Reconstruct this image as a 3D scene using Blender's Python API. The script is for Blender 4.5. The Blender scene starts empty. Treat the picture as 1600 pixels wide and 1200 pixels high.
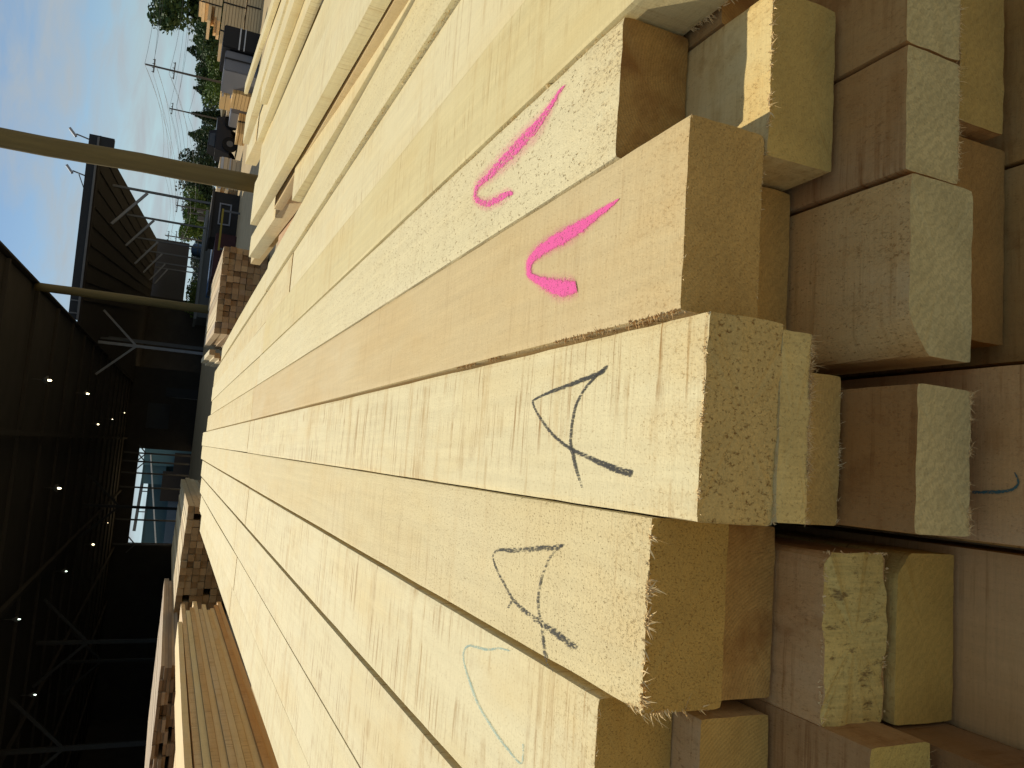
import bpy, bmesh, math, random
from mathutils import Vector, Matrix, noise as mnoise

# ------------------------------------------------------------------ camera, sky, sun, exposure
S = bpy.context.scene
COL = S.collection
cam = bpy.data.cameras.new('camera'); camo = bpy.data.objects.new('camera', cam); COL.objects.link(camo)
cam.sensor_fit = 'HORIZONTAL'; cam.sensor_width = 36.0; cam.lens = 27.34
cam.clip_start = 0.05; cam.clip_end = 6000
camo.matrix_world = Matrix([[0.0718339, 0.9919917, -0.1038867, 0],
                           [-0.4020986, -0.0665154, -0.9131771, 0],
                           [-0.9127741, 0.1073698, 0.3941004, 0.5],
                           [0, 0, 0, 1]])
S.camera = camo

SUN_EL, SUN_AZ = math.radians(41), math.radians(-13.5)      # azimuth from +Y, clockwise positive
w = bpy.data.worlds.new('World'); S.world = w; w.use_nodes = True
nt = w.node_tree; nt.nodes.clear()
def N(t, tp, **kw):
    n = t.nodes.new(tp)
    for k, v in kw.items():
        if hasattr(n, k): setattr(n, k, v)
    return n
out = N(nt, 'ShaderNodeOutputWorld'); bg = N(nt, 'ShaderNodeBackground'); bg.inputs['Strength'].default_value = 0.082
sky = N(nt, 'ShaderNodeTexSky', sky_type='NISHITA'); sky.sun_disc = False
sky.sun_elevation = SUN_EL; sky.sun_rotation = SUN_AZ; sky.air_density = 1.0; sky.dust_density = 0.25; sky.ozone_density = 2.2
tc = N(nt, 'ShaderNodeTexCoord'); sx = N(nt, 'ShaderNodeSeparateXYZ'); nt.links.new(tc.outputs['Generated'], sx.inputs[0])
def wm(op, a, b=None):
    n = N(nt, 'ShaderNodeMath', operation=op)
    for i, v in enumerate((a, b)):
        if v is None: continue
        if isinstance(v, (int, float)): n.inputs[i].default_value = v
        else: nt.links.new(v, n.inputs[i])
    return n.outputs[0]
zc = wm('MAXIMUM', sx.outputs[2], 0.07)
cv = N(nt, 'ShaderNodeCombineXYZ'); nt.links.new(sx.outputs[0], cv.inputs[0]); nt.links.new(sx.outputs[1], cv.inputs[1]); nt.links.new(zc, cv.inputs[2])
nt.links.new(cv.outputs[0], sky.inputs[0])
den = wm('ADD', wm('MAXIMUM', sx.outputs[2], 0.0), 0.16)
pv = N(nt, 'ShaderNodeCombineXYZ'); nt.links.new(wm('DIVIDE', sx.outputs[0], den), pv.inputs[0]); nt.links.new(wm('DIVIDE', sx.outputs[1], den), pv.inputs[1])
n1 = N(nt, 'ShaderNodeTexNoise'); n1.inputs['Scale'].default_value = 2.6; n1.inputs['Detail'].default_value = 7; n1.inputs['Roughness'].default_value = 0.58; n1.inputs['Distortion'].default_value = 0.35
nt.links.new(pv.outputs[0], n1.inputs['Vector'])
cr = N(nt, 'ShaderNodeValToRGB'); cr.color_ramp.elements[0].position = 0.36; cr.color_ramp.elements[1].position = 0.70
nt.links.new(n1.outputs[0], cr.inputs[0])
mx = N(nt, 'ShaderNodeMixRGB'); nt.links.new(wm('MULTIPLY', cr.outputs[0], 0.95), mx.inputs[0])
tint = N(nt, 'ShaderNodeMixRGB', blend_type='MULTIPLY'); tint.inputs[0].default_value = 1.0; nt.links.new(sky.outputs[0], tint.inputs[1]); tint.inputs[2].default_value = (0.80, 0.88, 0.95, 1)
nt.links.new(tint.outputs[0], mx.inputs[1]); mx.inputs[2].default_value = (5.2, 5.8, 6.2, 1)
nt.links.new(mx.outputs[0], bg.inputs[0]); nt.links.new(bg.outputs[0], out.inputs[0])

sun = bpy.data.lights.new('sun', 'SUN'); sun.energy = 4.1; sun.angle = math.radians(0.53); sun.color = (1.0, 0.91, 0.74)
suno = bpy.data.objects.new('sun', sun); COL.objects.link(suno)
sd = Vector((math.sin(SUN_AZ) * math.cos(SUN_EL), math.cos(SUN_AZ) * math.cos(SUN_EL), math.sin(SUN_EL)))
suno.rotation_euler = sd.to_track_quat('Z', 'Y').to_euler()
S.view_settings.view_transform = 'Standard'; S.view_settings.look = 'None'; S.view_settings.gamma = 1.0
S.view_settings.use_curve_mapping = False
S.view_settings.exposure = 0.0
S.cycles.max_bounces = 6; S.cycles.transparent_max_bounces = 8; S.cycles.use_denoising = True

# ------------------------------------------------------------------ materials
def setm(o, m):
    o.data.materials.append(m)
class G:
    """small node-graph helper"""
    def __init__(s, name):
        s.m = bpy.data.materials.new(name); s.m.use_nodes = True; s.t = s.m.node_tree; s.t.nodes.clear()
        s.o = N(s.t, 'ShaderNodeOutputMaterial'); s.b = N(s.t, 'ShaderNodeBsdfPrincipled')
        s.t.links.new(s.b.outputs[0], s.o.inputs[0]); s.b.inputs['Specular IOR Level'].default_value = 0.25
    def put(s, sock, v):
        if isinstance(v, (int, float)): sock.default_value = v
        elif isinstance(v, (tuple, list)):
            sock.default_value = tuple(v) + ((1,) if len(v) == 3 and sock.type == 'RGBA' else ())
        else: s.t.links.new(v, sock)
    def math(s, op, a, b=0.0, clamp=False):
        n = N(s.t, 'ShaderNodeMath', operation=op); n.use_clamp = clamp; s.put(n.inputs[0], a); s.put(n.inputs[1], b); return n.outputs[0]
    def coords(s, rnd=True):
        tcn = N(s.t, 'ShaderNodeTexCoord'); v = tcn.outputs['Object']
        s.oi = N(s.t, 'ShaderNodeObjectInfo')
        if rnd:
            c = N(s.t, 'ShaderNodeCombineXYZ')
            r = s.math('MULTIPLY', s.oi.outputs['Random'], 61.0)
            for i in range(3): s.t.links.new(r, c.inputs[i])
            a = N(s.t, 'ShaderNodeVectorMath', operation='ADD'); s.t.links.new(v, a.inputs[0]); s.t.links.new(c.outputs[0], a.inputs[1])
            s.raw = v; v = a.outputs[0]
        return v
    def scale(s, v, sc):
        n = N(s.t, 'ShaderNodeVectorMath', operation='MULTIPLY'); s.t.links.new(v, n.inputs[0]); n.inputs[1].default_value = sc; return n.outputs[0]
    def noise(s, v, sc, detail=4, rough=0.55, dist=0.0):
        n = N(s.t, 'ShaderNodeTexNoise'); n.inputs['Scale'].default_value = 1; n.inputs['Detail'].default_value = detail
        n.inputs['Roughness'].default_value = rough; n.inputs['Distortion'].default_value = dist
        s.t.links.new(s.scale(v, sc), n.inputs['Vector']); return n.outputs[0]
    def ramp(s, f, a, b, inv=False):
        n = N(s.t, 'ShaderNodeMapRange'); n.clamp = True; s.put(n.inputs[0], f)
        n.inputs[1].default_value = a; n.inputs[2].default_value = b
        n.inputs[3].default_value = 1 if inv else 0; n.inputs[4].default_value = 0 if inv else 1
        return n.outputs[0]
    def mix(s, f, a, b, mode='MIX'):
        n = N(s.t, 'ShaderNodeMixRGB', blend_type=mode); s.put(n.inputs[0], f); s.put(n.inputs[1], a); s.put(n.inputs[2], b); return n.outputs[0]
    def bump(s, h, strength, dist):
        n = N(s.t, 'ShaderNodeBump'); n.inputs['Strength'].default_value = strength; n.inputs['Distance'].default_value = dist
        s.put(n.inputs['Height'], h); s.t.links.new(n.outputs[0], s.b.inputs['Normal'])

def wood(name, streak=0.4, speck=0.3, blot=0.35, lines=0.05, bumpk=0.35, dirt=0.0, chip=1.0):
    g = G(name); v = g.coords(); tint = g.oi.outputs['Color']
    grain = g.noise(v, (55, 2.2, 55), 5, 0.6)
    st = g.ramp(g.noise(v, (3.2, 95, 3.2), 6, 0.65), 0.53, 0.68)
    stf = g.ramp(g.noise(v, (2.6, 34, 2.6), 4, 0.6), 0.54, 0.72)
    zone = g.ramp(g.noise(v, (9, 2.4, 9), 4, 0.6), 0.42, 0.58)
    sp = g.ramp(g.noise(v, (420 * chip, 190 * chip, 420 * chip), 3, 0.7), 0.60, 0.72)
    sy = N(g.t, 'ShaderNodeSeparateXYZ'); g.t.links.new(g.raw, sy.inputs[0])
    endm = g.math('MULTIPLY', g.ramp(sy.outputs[1], 0.02, 0.17, True), g.ramp(g.noise(v, (22, 9, 22), 4, 0.6), 0.35, 0.65))
    sp2 = g.ramp(g.noise(v, (230, 120, 230), 4, 0.7), 0.54, 0.68)
    bl = g.ramp(g.noise(v, (5, 1.6, 5), 4, 0.6), 0.48, 0.75)
    pale = g.ramp(g.noise(v, (4, 1.1, 4), 2, 0.5), 0.5, 0.7)
    wv = N(g.t, 'ShaderNodeTexWave', wave_type='BANDS', bands_direction='Y'); wv.inputs['Scale'].default_value = 62
    wv.inputs['Distortion'].default_value = 14; wv.inputs['Detail'].default_value = 4; wv.inputs['Detail Scale'].default_value = 1.7
    g.t.links.new(g.scale(v, (0.25, 1, 0.25)), wv.inputs['Vector'])
    saw = g.noise(v, (5, 240, 5), 3, 0.6)
    fine = g.noise(v, (260, 8, 260), 3, 0.6)
    k = g.math('ADD', 0.80, g.math('MULTIPLY', grain, 0.28))
    k = g.math('ADD', k, g.math('MULTIPLY', g.math('SUBTRACT', fine, 0.5), 0.10))
    k = g.math('ADD', k, g.math('MULTIPLY', g.math('SUBTRACT', saw, 0.5), 0.16))
    k = g.math('MULTIPLY', k, g.math('ADD', 1 - lines, g.math('MULTIPLY', wv.outputs['Fac'], 2 * lines)))
    c = g.mix(1.0, tint, k, 'MULTIPLY')
    c = g.mix(g.math('MULTIPLY', pale, 0.25), c, g.mix(0.6, tint, (0.80, 0.74, 0.52)))
    c = g.mix(g.math('MULTIPLY', bl, blot), c, g.mix(1.0, tint, (0.90, 0.77, 0.54), 'MULTIPLY'))
    s2 = g.math('MULTIPLY', g.math('MULTIPLY', st, zone), streak)
    c = g.mix(s2, c, g.mix(1.0, tint, (0.46, 0.31, 0.17), 'MULTIPLY'))
    s3 = g.math('MULTIPLY', g.math('MULTIPLY', stf, g.ramp(g.noise(v, (14, 1.2, 14), 2, 0.5), 0.5, 0.62)), streak * 0.8)
    c = g.mix(s3, c, g.mix(1.0, tint, (0.62, 0.50, 0.36), 'MULTIPLY'))
    c = g.mix(g.math('MULTIPLY', sp, speck), c, g.mix(1.0, tint, (0.52, 0.37, 0.20), 'MULTIPLY'))
    c = g.mix(g.math('MULTIPLY', endm, 0.35), c, g.mix(1.0, tint, (0.93, 0.74, 0.48), 'MULTIPLY'))
    c = g.mix(g.math('MULTIPLY', g.math('MULTIPLY', sp2, endm), 0.7), c, g.mix(1.0, tint, (0.50, 0.34, 0.18), 'MULTIPLY'))
    bnd = g.math('MULTIPLY', g.ramp(g.noise(v, (1.1, 13, 1.1), 3, 0.6), 0.57, 0.64), g.ramp(g.noise(v, (40, 130, 40), 3, 0.6), 0.30, 0.60))
    c = g.mix(g.math('MULTIPLY', bnd, 0.42 * min(1.0, streak)), c, g.mix(1.0, tint, (0.68, 0.52, 0.33), 'MULTIPLY'))
    if dirt:
        d = g.ramp(g.noise(v, (16, 12, 16), 5, 0.7), 0.56, 0.7)
        c = g.mix(g.math('MULTIPLY', d, dirt), c, g.mix(1.0, tint, (0.46, 0.30, 0.16), 'MULTIPLY'))
    g.put(g.b.inputs['Base Color'], c); g.b.inputs['Roughness'].default_value = 0.72
    h = g.math('ADD', g.math('MULTIPLY', g.noise(v, (330, 150, 330), 4, 0.65), 1.0), g.math('ADD', g.math('MULTIPLY', wv.outputs['Fac'], 0.05), g.math('MULTIPLY', saw, 0.35)))
    h = g.math('SUBTRACT', h, g.math('ADD', g.math('MULTIPLY', sp, speck), g.math('MULTIPLY', sp2, endm)))
    g.bump(h, bumpk, 0.0012)
    return g.m

def endgrain(name, col, rough=0.4, ring=0.16, stain=None, sawn=0.1, pits=0.0, fs=1.0, comb=0.0):
    g = G(name); v = g.coords(); raw = g.raw
    off = N(g.t, 'ShaderNodeCombineXYZ')
    g.t.links.new(g.math('SUBTRACT', g.math('MULTIPLY', g.oi.outputs['Random'], 0.3), 0.15), off.inputs[0])
    off.inputs[2].default_value = -0.06
    sub = N(g.t, 'ShaderNodeVectorMath', operation='SUBTRACT'); g.t.links.new(raw, sub.inputs[0]); g.t.links.new(off.outputs[0], sub.inputs[1])
    flat = g.scale(sub.outputs[0], (1, 0, 1))
    ln = N(g.t, 'ShaderNodeVectorMath', operation='LENGTH'); g.t.links.new(flat, ln.inputs[0])
    r = g.math('ADD', g.math('MULTIPLY', ln.outputs['Value'], 1450.0), g.math('MULTIPLY', g.noise(v, (18, 18, 18), 2), 14.0))
    ringv = g.math('ADD', 0.5, g.math('MULTIPLY', g.math('SINE', r), 0.5))
    f = g.noise(v, (620 * fs, 300, 620 * fs), 4, 0.7); f2 = g.ramp(g.noise(v, (420 * fs, 120, 340 * fs), 4, 0.7), 0.55, 0.70)
    cmb = g.noise(v, (260, 60, 22), 4, 0.65)
    big = g.noise(v, (14, 14, 14), 4, 0.6)
    k = g.math('ADD', 0.72, g.math('MULTIPLY', big, 0.56))
    k = g.math('MULTIPLY', k, g.math('ADD', 1 - ring, g.math('MULTIPLY', ringv, ring)))
    k = g.math('MULTIPLY', k, g.math('ADD', 1 - rough * 0.5, g.math('MULTIPLY', f, rough)))
    wv = N(g.t, 'ShaderNodeTexWave', wave_type='BANDS', bands_direction='DIAGONAL'); wv.inputs['Scale'].default_value = 38; wv.inputs['Distortion'].default_value = 9; wv.inputs['Detail'].default_value = 4; wv.inputs['Detail Scale'].default_value = 2.2
    g.t.links.new(raw, wv.inputs['Vector'])
    k = g.math('MULTIPLY', k, g.math('ADD', 1 - sawn, g.math('MULTIPLY', wv.outputs['Fac'], sawn)))
    k = g.math('MULTIPLY', k, g.math('ADD', 1 - comb * 0.5, g.math('MULTIPLY', cmb, comb)))
    c = g.mix(1.0, col, k, 'MULTIPLY')
    c = g.mix(g.math('MULTIPLY', f2, rough * 1.3, True), c, g.mix(1.0, col, (0.42, 0.30, 0.2), 'MULTIPLY'))
    if stain:
        c = g.mix(g.math('MULTIPLY', g.ramp(g.noise(v, (11, 11, 11), 3, 0.55), 0.45, 0.62), 0.85), c, stain)
    h = g.math('ADD', g.math('SUBTRACT', f, g.math('MULTIPLY', f2, 0.8)), g.math('MULTIPLY', cmb, comb * 0.9))
    if pits:
        pt = g.ramp(g.noise(v, (60, 20, 24), 4, 0.65), 0.60, 0.68)
        c = g.mix(g.math('MULTIPLY', pt, pits), c, (0.16, 0.08, 0.03)); h = g.math('SUBTRACT', h, g.math('MULTIPLY', pt, 3.0))
    g.put(g.b.inputs['Base Color'], c); g.b.inputs['Roughness'].default_value = 0.85
    g.bump(h, 0.35 + rough * 0.5, 0.0015)
    return g.m

def plain(name, col, rough=0.6, var=0.25, sc=(6, 6, 6), metal=0.0, useobj=False, bumpk=0.0):
    g = G(name); v = g.coords(); base = g.oi.outputs['Color'] if useobj else col
    k = g.math('ADD', 1 - var, g.math('MULTIPLY', g.noise(v, sc, 5, 0.6), 2 * var))
    g.put(g.b.inputs['Base Color'], g.mix(1.0, base, k, 'MULTIPLY')); g.b.inputs['Roughness'].default_value = rough; g.b.inputs['Metallic'].default_value = metal
    if bumpk: g.bump(g.noise(v, tuple(4 * q for q in sc), 5, 0.6), bumpk, 0.01)
    return g.m

def paint(name, col, thr, soft, sc=(900, 500, 900), solid=1.0, edge=0.55):
    g = G(name); v = g.coords(False)
    at = N(g.t, 'ShaderNodeAttribute'); at.attribute_name = 'body'
    n = g.math('ADD', g.math('MULTIPLY', g.noise(v, sc, 4, 0.65), 0.75), g.math('MULTIPLY', g.noise(v, tuple(q * 0.16 for q in sc), 3, 0.6), 0.25))
    a = g.ramp(g.math('ADD', n, g.math('MULTIPLY', g.math('SUBTRACT', g.ramp(at.outputs['Fac'], 0.0, 0.55), 1.0), edge)), thr - soft, thr + soft)
    g.put(g.b.inputs['Base Color'], col); g.b.inputs['Roughness'].default_value = 0.8
    g.put(g.b.inputs['Alpha'], g.math('MULTIPLY', a, solid))
    return g.m

def emit(name, col, st):
    g = G(name); g.b.inputs['Emission Color'].default_value = tuple(col) + (1,); g.b.inputs['Emission Strength'].default_value = st
    g.put(g.b.inputs['Base Color'], col); return g.m

W_SMOOTH = wood('smooth sawn softwood', 0.55, 0.30, 0.40, 0.02, 0.4, 0.08)
W_STREAK = wood('streaked sawn softwood', 1.15, 0.60, 0.55, 0.03, 0.6, 0.16)
W_ROUGH = wood('coarse furry softwood', 0.20, 1.0, 0.25, 0.02, 1.0, 0.0, 0.52)
W_LINED = wood('fine lined softwood', 0.25, 0.5, 0.45, 0.04, 0.55)
W_FUZZY = wood('slightly furry softwood', 0.40, 0.75, 0.40, 0.02, 0.9, 0.08)
W_DIRTY = wood('dirty stained softwood', 0.8, 0.5, 0.75, 0.02, 0.6, 0.45)
W_PLAIN = wood('far softwood', 0.30, 0.15, 0.45, 0.02, 0.2)
E_YEL = endgrain('yellow end grain', (0.618, 0.377, 0.100), 0.32, 0.15, sawn=0.06)
E_CORK = endgrain('furry golden end grain', (0.573, 0.346, 0.084), 0.60, 0.04, sawn=0.0)
E_BRN = endgrain('stained end grain', (0.573, 0.326, 0.090), 0.38, 0.15, stain=(0.30, 0.13, 0.03))
E_PALE = endgrain('pale greenish end grain', (0.642, 0.510, 0.227), 0.26, 0.05, sawn=0.16, comb=0.14)
E_SPECK = endgrain('speckled torn end grain', (0.640, 0.444, 0.154), 0.80, 0.0, sawn=0.0, fs=0.55)
E_TORN = endgrain('badly torn end grain', (0.688, 0.510, 0.165), 0.45, 0.0, sawn=0.0, pits=0.75, fs=0.5, comb=0.75)
E_FUZZ = endgrain('pale furry end grain', (0.688, 0.510, 0.185), 0.40, 0.0, sawn=0.0, fs=0.7, comb=0.4)
E_FAR = None
M_FIB = plain('torn wood fibre', (0.80, 0.58, 0.27), 0.7, 0.25, (90, 90, 90))
M_FIBB = plain('brown wood fibre', (.58, .36, .14), .75, .3, (90, 90, 90))
M_PINK = paint('bright pink marking paint', (0.93, 0.13, 0.40), 0.41, 0.06, (520, 380, 520), 0.96, 0.26)
M_PINKR = paint('bright pink paint on furry wood', (0.93, 0.14, 0.42), 0.475, 0.05, (250, 120, 250), 0.95, 0.26)
M_MIST = paint('pink overspray', (0.93, 0.30, 0.42), 0.50, 0.12, (900, 800, 900), 0.40, 0.30)
M_CHAR = paint('black lumber crayon', (0.045, 0.044, 0.04), 0.44, 0.05, (480, 170, 480), 0.90, 0.26)
M_CHAR2 = paint('worn black lumber crayon', (0.055, 0.053, 0.045), 0.485, 0.03, (420, 230, 420), 0.88, 0.20)
M_BLUE = paint('pale blue lumber crayon', (0.25, 0.50, 0.52), 0.46, 0.08, (700, 500, 700), 0.55, 0.32)
M_TEALM = paint('blue green crayon', (0.05, 0.13, 0.12), 0.42, 0.06, (500, 400, 500), 0.9, 0.35)

# ------------------------------------------------------------------ mesh helpers
def link(name, me, parent=None):
    o = bpy.data.objects.new(name, me); COL.objects.link(o)
    if parent is not None: o.parent = parent
    return o
def tag(o, label=None, cat=None, group=None, kind=None):
    if label: o['label'] = label
    if cat: o['category'] = cat
    if group: o['group'] = group
    if kind: o['kind'] = kind
    return o
def thing(name, label, cat, loc=(0, 0, 0), rz=0.0, group=None):
    o = link(name, None); o.location = loc; o.rotation_euler = (0, 0, rz); o.empty_display_size = 0.1
    return tag(o, label, cat, group)
class MB:
    def __init__(s): s.v = []; s.f = []; s.mi = []
    def quadbox(s, c, mi=0):
        b = len(s.v); s.v += [tuple(p) for p in c]
        for f in ((0, 3, 2, 1), (4, 5, 6, 7), (0, 1, 5, 4), (1, 2, 6, 5), (2, 3, 7, 6), (3, 0, 4, 7)):
            s.f.append(tuple(b + i for i in f)); s.mi.append(mi)
        return s
    def box(s, x0, x1, y0, y1, z0, z1, mi=0):
        return s.quadbox([(x0, y0, z0), (x1, y0, z0), (x1, y1, z0), (x0, y1, z0), (x0, y0, z1), (x1, y0, z1), (x1, y1, z1), (x0, y1, z1)], mi)
    def bar(s, a, b, wd, ht=None, mi=0):
        a = Vector(a); b = Vector(b); d = (b - a).normalized(); ht = ht or wd
        up = Vector((0, 0, 1)) if abs(d.z) < 0.95 else Vector((0, 1, 0))
        x = d.cross(up).normalized() * wd / 2; y = x.cross(d).normalized() * ht / 2
        return s.quadbox([a - x - y, a + x - y, a + x + y, a - x + y, b - x - y, b + x - y, b + x + y, b - x + y], mi)
    def tube(s, pts, rads, seg=10, mi=0, cap=True):
        b = len(s.v); n = len(pts)
        for i, p in enumerate(pts):
            p = Vector(p); d = (Vector(pts[min(i + 1, n - 1)]) - Vector(pts[max(i - 1, 0)])).normalized()
            up = Vector((0, 0, 1)) if abs(d.z) < 0.9 else Vector((0, 1, 0))
            x = d.cross(up).normalized(); y = x.cross(d)
            for k in range(seg):
                a = 2 * math.pi * k / seg; s.v.append(tuple(p + (x * math.cos(a) + y * math.sin(a)) * rads[i]))
        for i in range(n - 1):
            for k in range(seg):
                s.f.append((b + i * seg + k, b + i * seg + (k + 1) % seg, b + (i + 1) * seg + (k + 1) % seg, b + (i + 1) * seg + k)); s.mi.append(mi)
        if cap:
            s.f.append(tuple(b + k for k in reversed(range(seg)))); s.mi.append(mi)
            s.f.append(tuple(b + (n - 1) * seg + k for k in range(seg))); s.mi.append(mi)
        return s
    def mesh(s, name, mats, smooth=False):
        me = bpy.data.meshes.new(name); me.from_pydata(s.v, [], s.f)
        for m in (mats if isinstance(mats, (list, tuple)) else [mats]): me.materials.append(m)
        me.polygons.foreach_set('material_index', s.mi)
        if smooth: me.polygons.foreach_set('use_smooth', [True] * len(s.f))
        me.update(); return me
    def build(s, name, mats, parent=None, smooth=False): return link(name, s.mesh(name, mats, smooth), parent)

ST_NEAR = [0, .002, .005, .009, .014, .02, .028, .038, .05, .065, .085, .11, .14, .17, .2, .24, .28, .33, .38, .44, .5, .57, .65, .73, .82, .92, 1.03, 1.15, 1.3, 1.5, 1.7, 2, 2.3, 2.7, 3.2, 3.8, 4.5, 5.5, 7, 9, 12]
ST_MID = [0, .004, .012, .03, .06, .1, .16, .25, .4, .6, .9, 1.3, 1.8, 2.5, 3.5, 5, 7, 10, 14]
ST_LOW = [0, 1.0, 2.5, 4.5, 7, 10]
def timber_mesh(name, wd, th, L, sw, em, seed, detail=1, rough=0.0012, wane=None, bow=(0, 0), rise=0.0, endslant=0.0):
    """a sawn timber lying along +Y from its near end; wane=(side, size, taper length)"""
    rnd = random.Random(seed)
    st = [q for q in (ST_NEAR, ST_MID, ST_LOW)[2 - detail] if q < L - 0.02] + [L]
    ns, nv = ((3, 2), (6, 3), (26, 12))[detail]
    ch = 0.0012 if detail else 0.0
    mb = MB(); loops = []
    base = []
    for i in range(ns + 1): base.append((-wd / 2 + wd * i / ns, 0, 'b', i in (0, ns)))
    for i in range(1, nv + 1): base.append((wd / 2, th * i / nv, 'r', i == nv))
    for i in range(1, ns + 1): base.append((wd / 2 - wd * i / ns, th, 't', i == ns))
    for i in range(1, nv): base.append((-wd / 2, th - th * i / nv, 'l', False))
    npt = len(base)
    o3 = Vector((rnd.uniform(0, 99), rnd.uniform(0, 99), rnd.uniform(0, 99)))
    for yi, y in enumerate(st):
        t = y / L; bx = bow[0] * math.sin(math.pi * t); bz = bow[1] * math.sin(math.pi * t) + rise * t * t
        idx = len(mb.v)
        for (x, z, sd_, corner) in base:
            p = Vector((x, y, z)); q = 0.0
            if detail:
                q = mnoise.noise(Vector((x * 60, y * 14, z * 60)) + o3) * rough
                q += mnoise.noise(Vector((x * 14, y * 3, z * 14)) + o3) * rough * 1.2
            px, pz = x, z
            if corner: px -= math.copysign(ch * .6 + abs(q) * .7, x); pz += (ch * .6 + abs(q) * .6) * (1 if z < th / 2 else -1)
            elif sd_ == 't': pz += q * 0.3
            elif sd_ == 'b': pz += q * 0.3
            else: px += q * 0.3
            if wane:
                side, size, tl = wane
                wsz = size * max(0.0, 1 - y / tl) * (0.75 + 0.5 * mnoise.noise(Vector((y * 9, 3, seed)))) if tl > 0 else size
                dx = (px + wd / 2) if side == 'l' else (wd / 2 - px); dz = th - pz
                sgn = 1 if side == 'l' else -1
                cut = wsz - (dx * 0.8 + dz)
                if cut > 0: px += sgn * cut * 0.45; pz -= cut * 0.55
            yy = y
            if yi == 0 and detail: yy += mnoise.noise(Vector((x * 40, 5, z * 40)) + o3) * rough * 1.3 + x * endslant
            mb.v.append((px + bx, yy, pz + bz))
        loops.append(idx)
    for a, b in zip(loops[:-1], loops[1:]):
        for k in range(npt):
            k2 = (k + 1) % npt
            mb.f.append((a + k, a + k2, b + k2, b + k)); mb.mi.append(0)
    # end faces: fan from a centre point
    for li, fl in ((loops[0], False), (loops[-1], True)):
        c = len(mb.v); P = [Vector(mb.v[li + k]) for k in range(npt)]; m = sum(P, Vector()) / npt; mb.v.append(tuple(m))
        for k in range(npt):
            k2 = (k + 1) % npt
            mb.f.append((c, li + k2, li + k) if not fl else (c, li + k, li + k2)); mb.mi.append(1)
    me = mb.mesh(name, [sw, em]); return me
def timber(label, x0, x1, y0, y1, zt, th, col, sw=None, em=None, seed=1, detail=1, rough=0.0012, wane=None, bow=(0, 0), rise=0.0, az=0.0, tilt=0.0, group=None, name='timber', cat='timber', endslant=0.0):
    me = timber_mesh(name, x1 - x0, th, y1 - y0, sw or W_SMOOTH, em or E_YEL, seed, detail, rough, wane, bow, rise, endslant)
    o = link(name, me); o.location = ((x0 + x1) / 2, y0, zt - th); o.rotation_euler = (tilt, 0, -math.radians(az)); o.color = (*col, 1)
    return tag(o, label, cat, group)

def fibres(parent, segs, seed, n, ln=(0.004, 0.012), wdt=(0.0003, 0.0009), spread=0.7, droop=0.4, name='torn_fibres', out=(0, -1, 0), mat=None):
    """ragged wood fibres along edges given as (start, end) in the timber's own frame"""
    rnd = random.Random(seed); mb = MB()
    tot = sum((Vector(b) - Vector(a)).length for a, b in segs)
    for a, b in segs:
        a = Vector(a); b = Vector(b); k = max(1, int(n * (b - a).length / tot)); ph = rnd.uniform(0, 50)
        for i in range(k):
            t = rnd.random()
            cl = mnoise.noise(Vector((t * 9 + ph, 1.3, 0))) + .6 * mnoise.noise(Vector((t * 31 + ph, 4.1, 0)))
            if cl < -0.02 and rnd.random() < 0.88: continue
            p = a.lerp(b, t) + Vector((rnd.gauss(0, .0007), rnd.gauss(0, .0012), rnd.gauss(0, .0009)))
            d = (Vector(out) + Vector((rnd.gauss(0, spread), rnd.gauss(0, spread * .4), rnd.gauss(0, spread * .55)))).normalized()
            L = rnd.uniform(*ln) * (0.35 + 1.2 * rnd.random() ** 2.5) * (1.0 + max(0.0, cl)); wv = rnd.uniform(*wdt)
            s = d.cross(Vector((rnd.gauss(0, 1), rnd.gauss(0, 1), rnd.gauss(0, 1)))).normalized() * wv
            curl = Vector((rnd.gauss(0, .25), rnd.gauss(0, .2), -droop * rnd.random())) * L
            q = [p - d * .002, p + d * L * .45 + curl * .25, p + d * L + curl]
            i0 = len(mb.v)
            for qq, kk in zip(q, (1, .8, .12)): mb.v += [tuple(qq - s * kk), tuple(qq + s * kk)]
            mb.f += [(i0, i0 + 1, i0 + 3, i0 + 2), (i0 + 2, i0 + 3, i0 + 5, i0 + 4)]; mb.mi += [0, 0]
    o = mb.build(name, mat or M_FIB, parent); o['kind'] = 'stuff'; return o

def mark(parent, strokes, zt, mat, name='paint_mark', label=None, lift=0.0011, grow=1.0):
    """hand-drawn strokes: ribbons lying just above the timber's face"""
    mb = MB(); loc = parent.location; body = []
    for si, st in enumerate(strokes):
        b = len(mb.v)
        for (lx, ly, rx, ry) in st:
            z = zt - loc.z + lift + si * 0.0002; cx, cy = (lx + rx) / 2, (ly + ry) / 2
            for (px, py, w_) in ((lx, ly, 0.0), (cx, cy, 1.0), (rx, ry, 0.0)):
                mb.v.append((cx + (px - cx) * grow - loc.x, cy + (py - cy) * grow - loc.y, z)); body.append(w_)
        for i in range(len(st) - 1):
            for q in (0, 1): mb.f.append((b + 3 * i + q, b + 3 * i + q + 1, b + 3 * i + q + 4, b + 3 * i + q + 3)); mb.mi.append(0)
    o = mb.build(name, mat, parent)
    at = o.data.attributes.new('body', 'FLOAT', 'POINT'); at.data.foreach_set('value', body)
    if label: o['label'] = label
    return o
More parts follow.
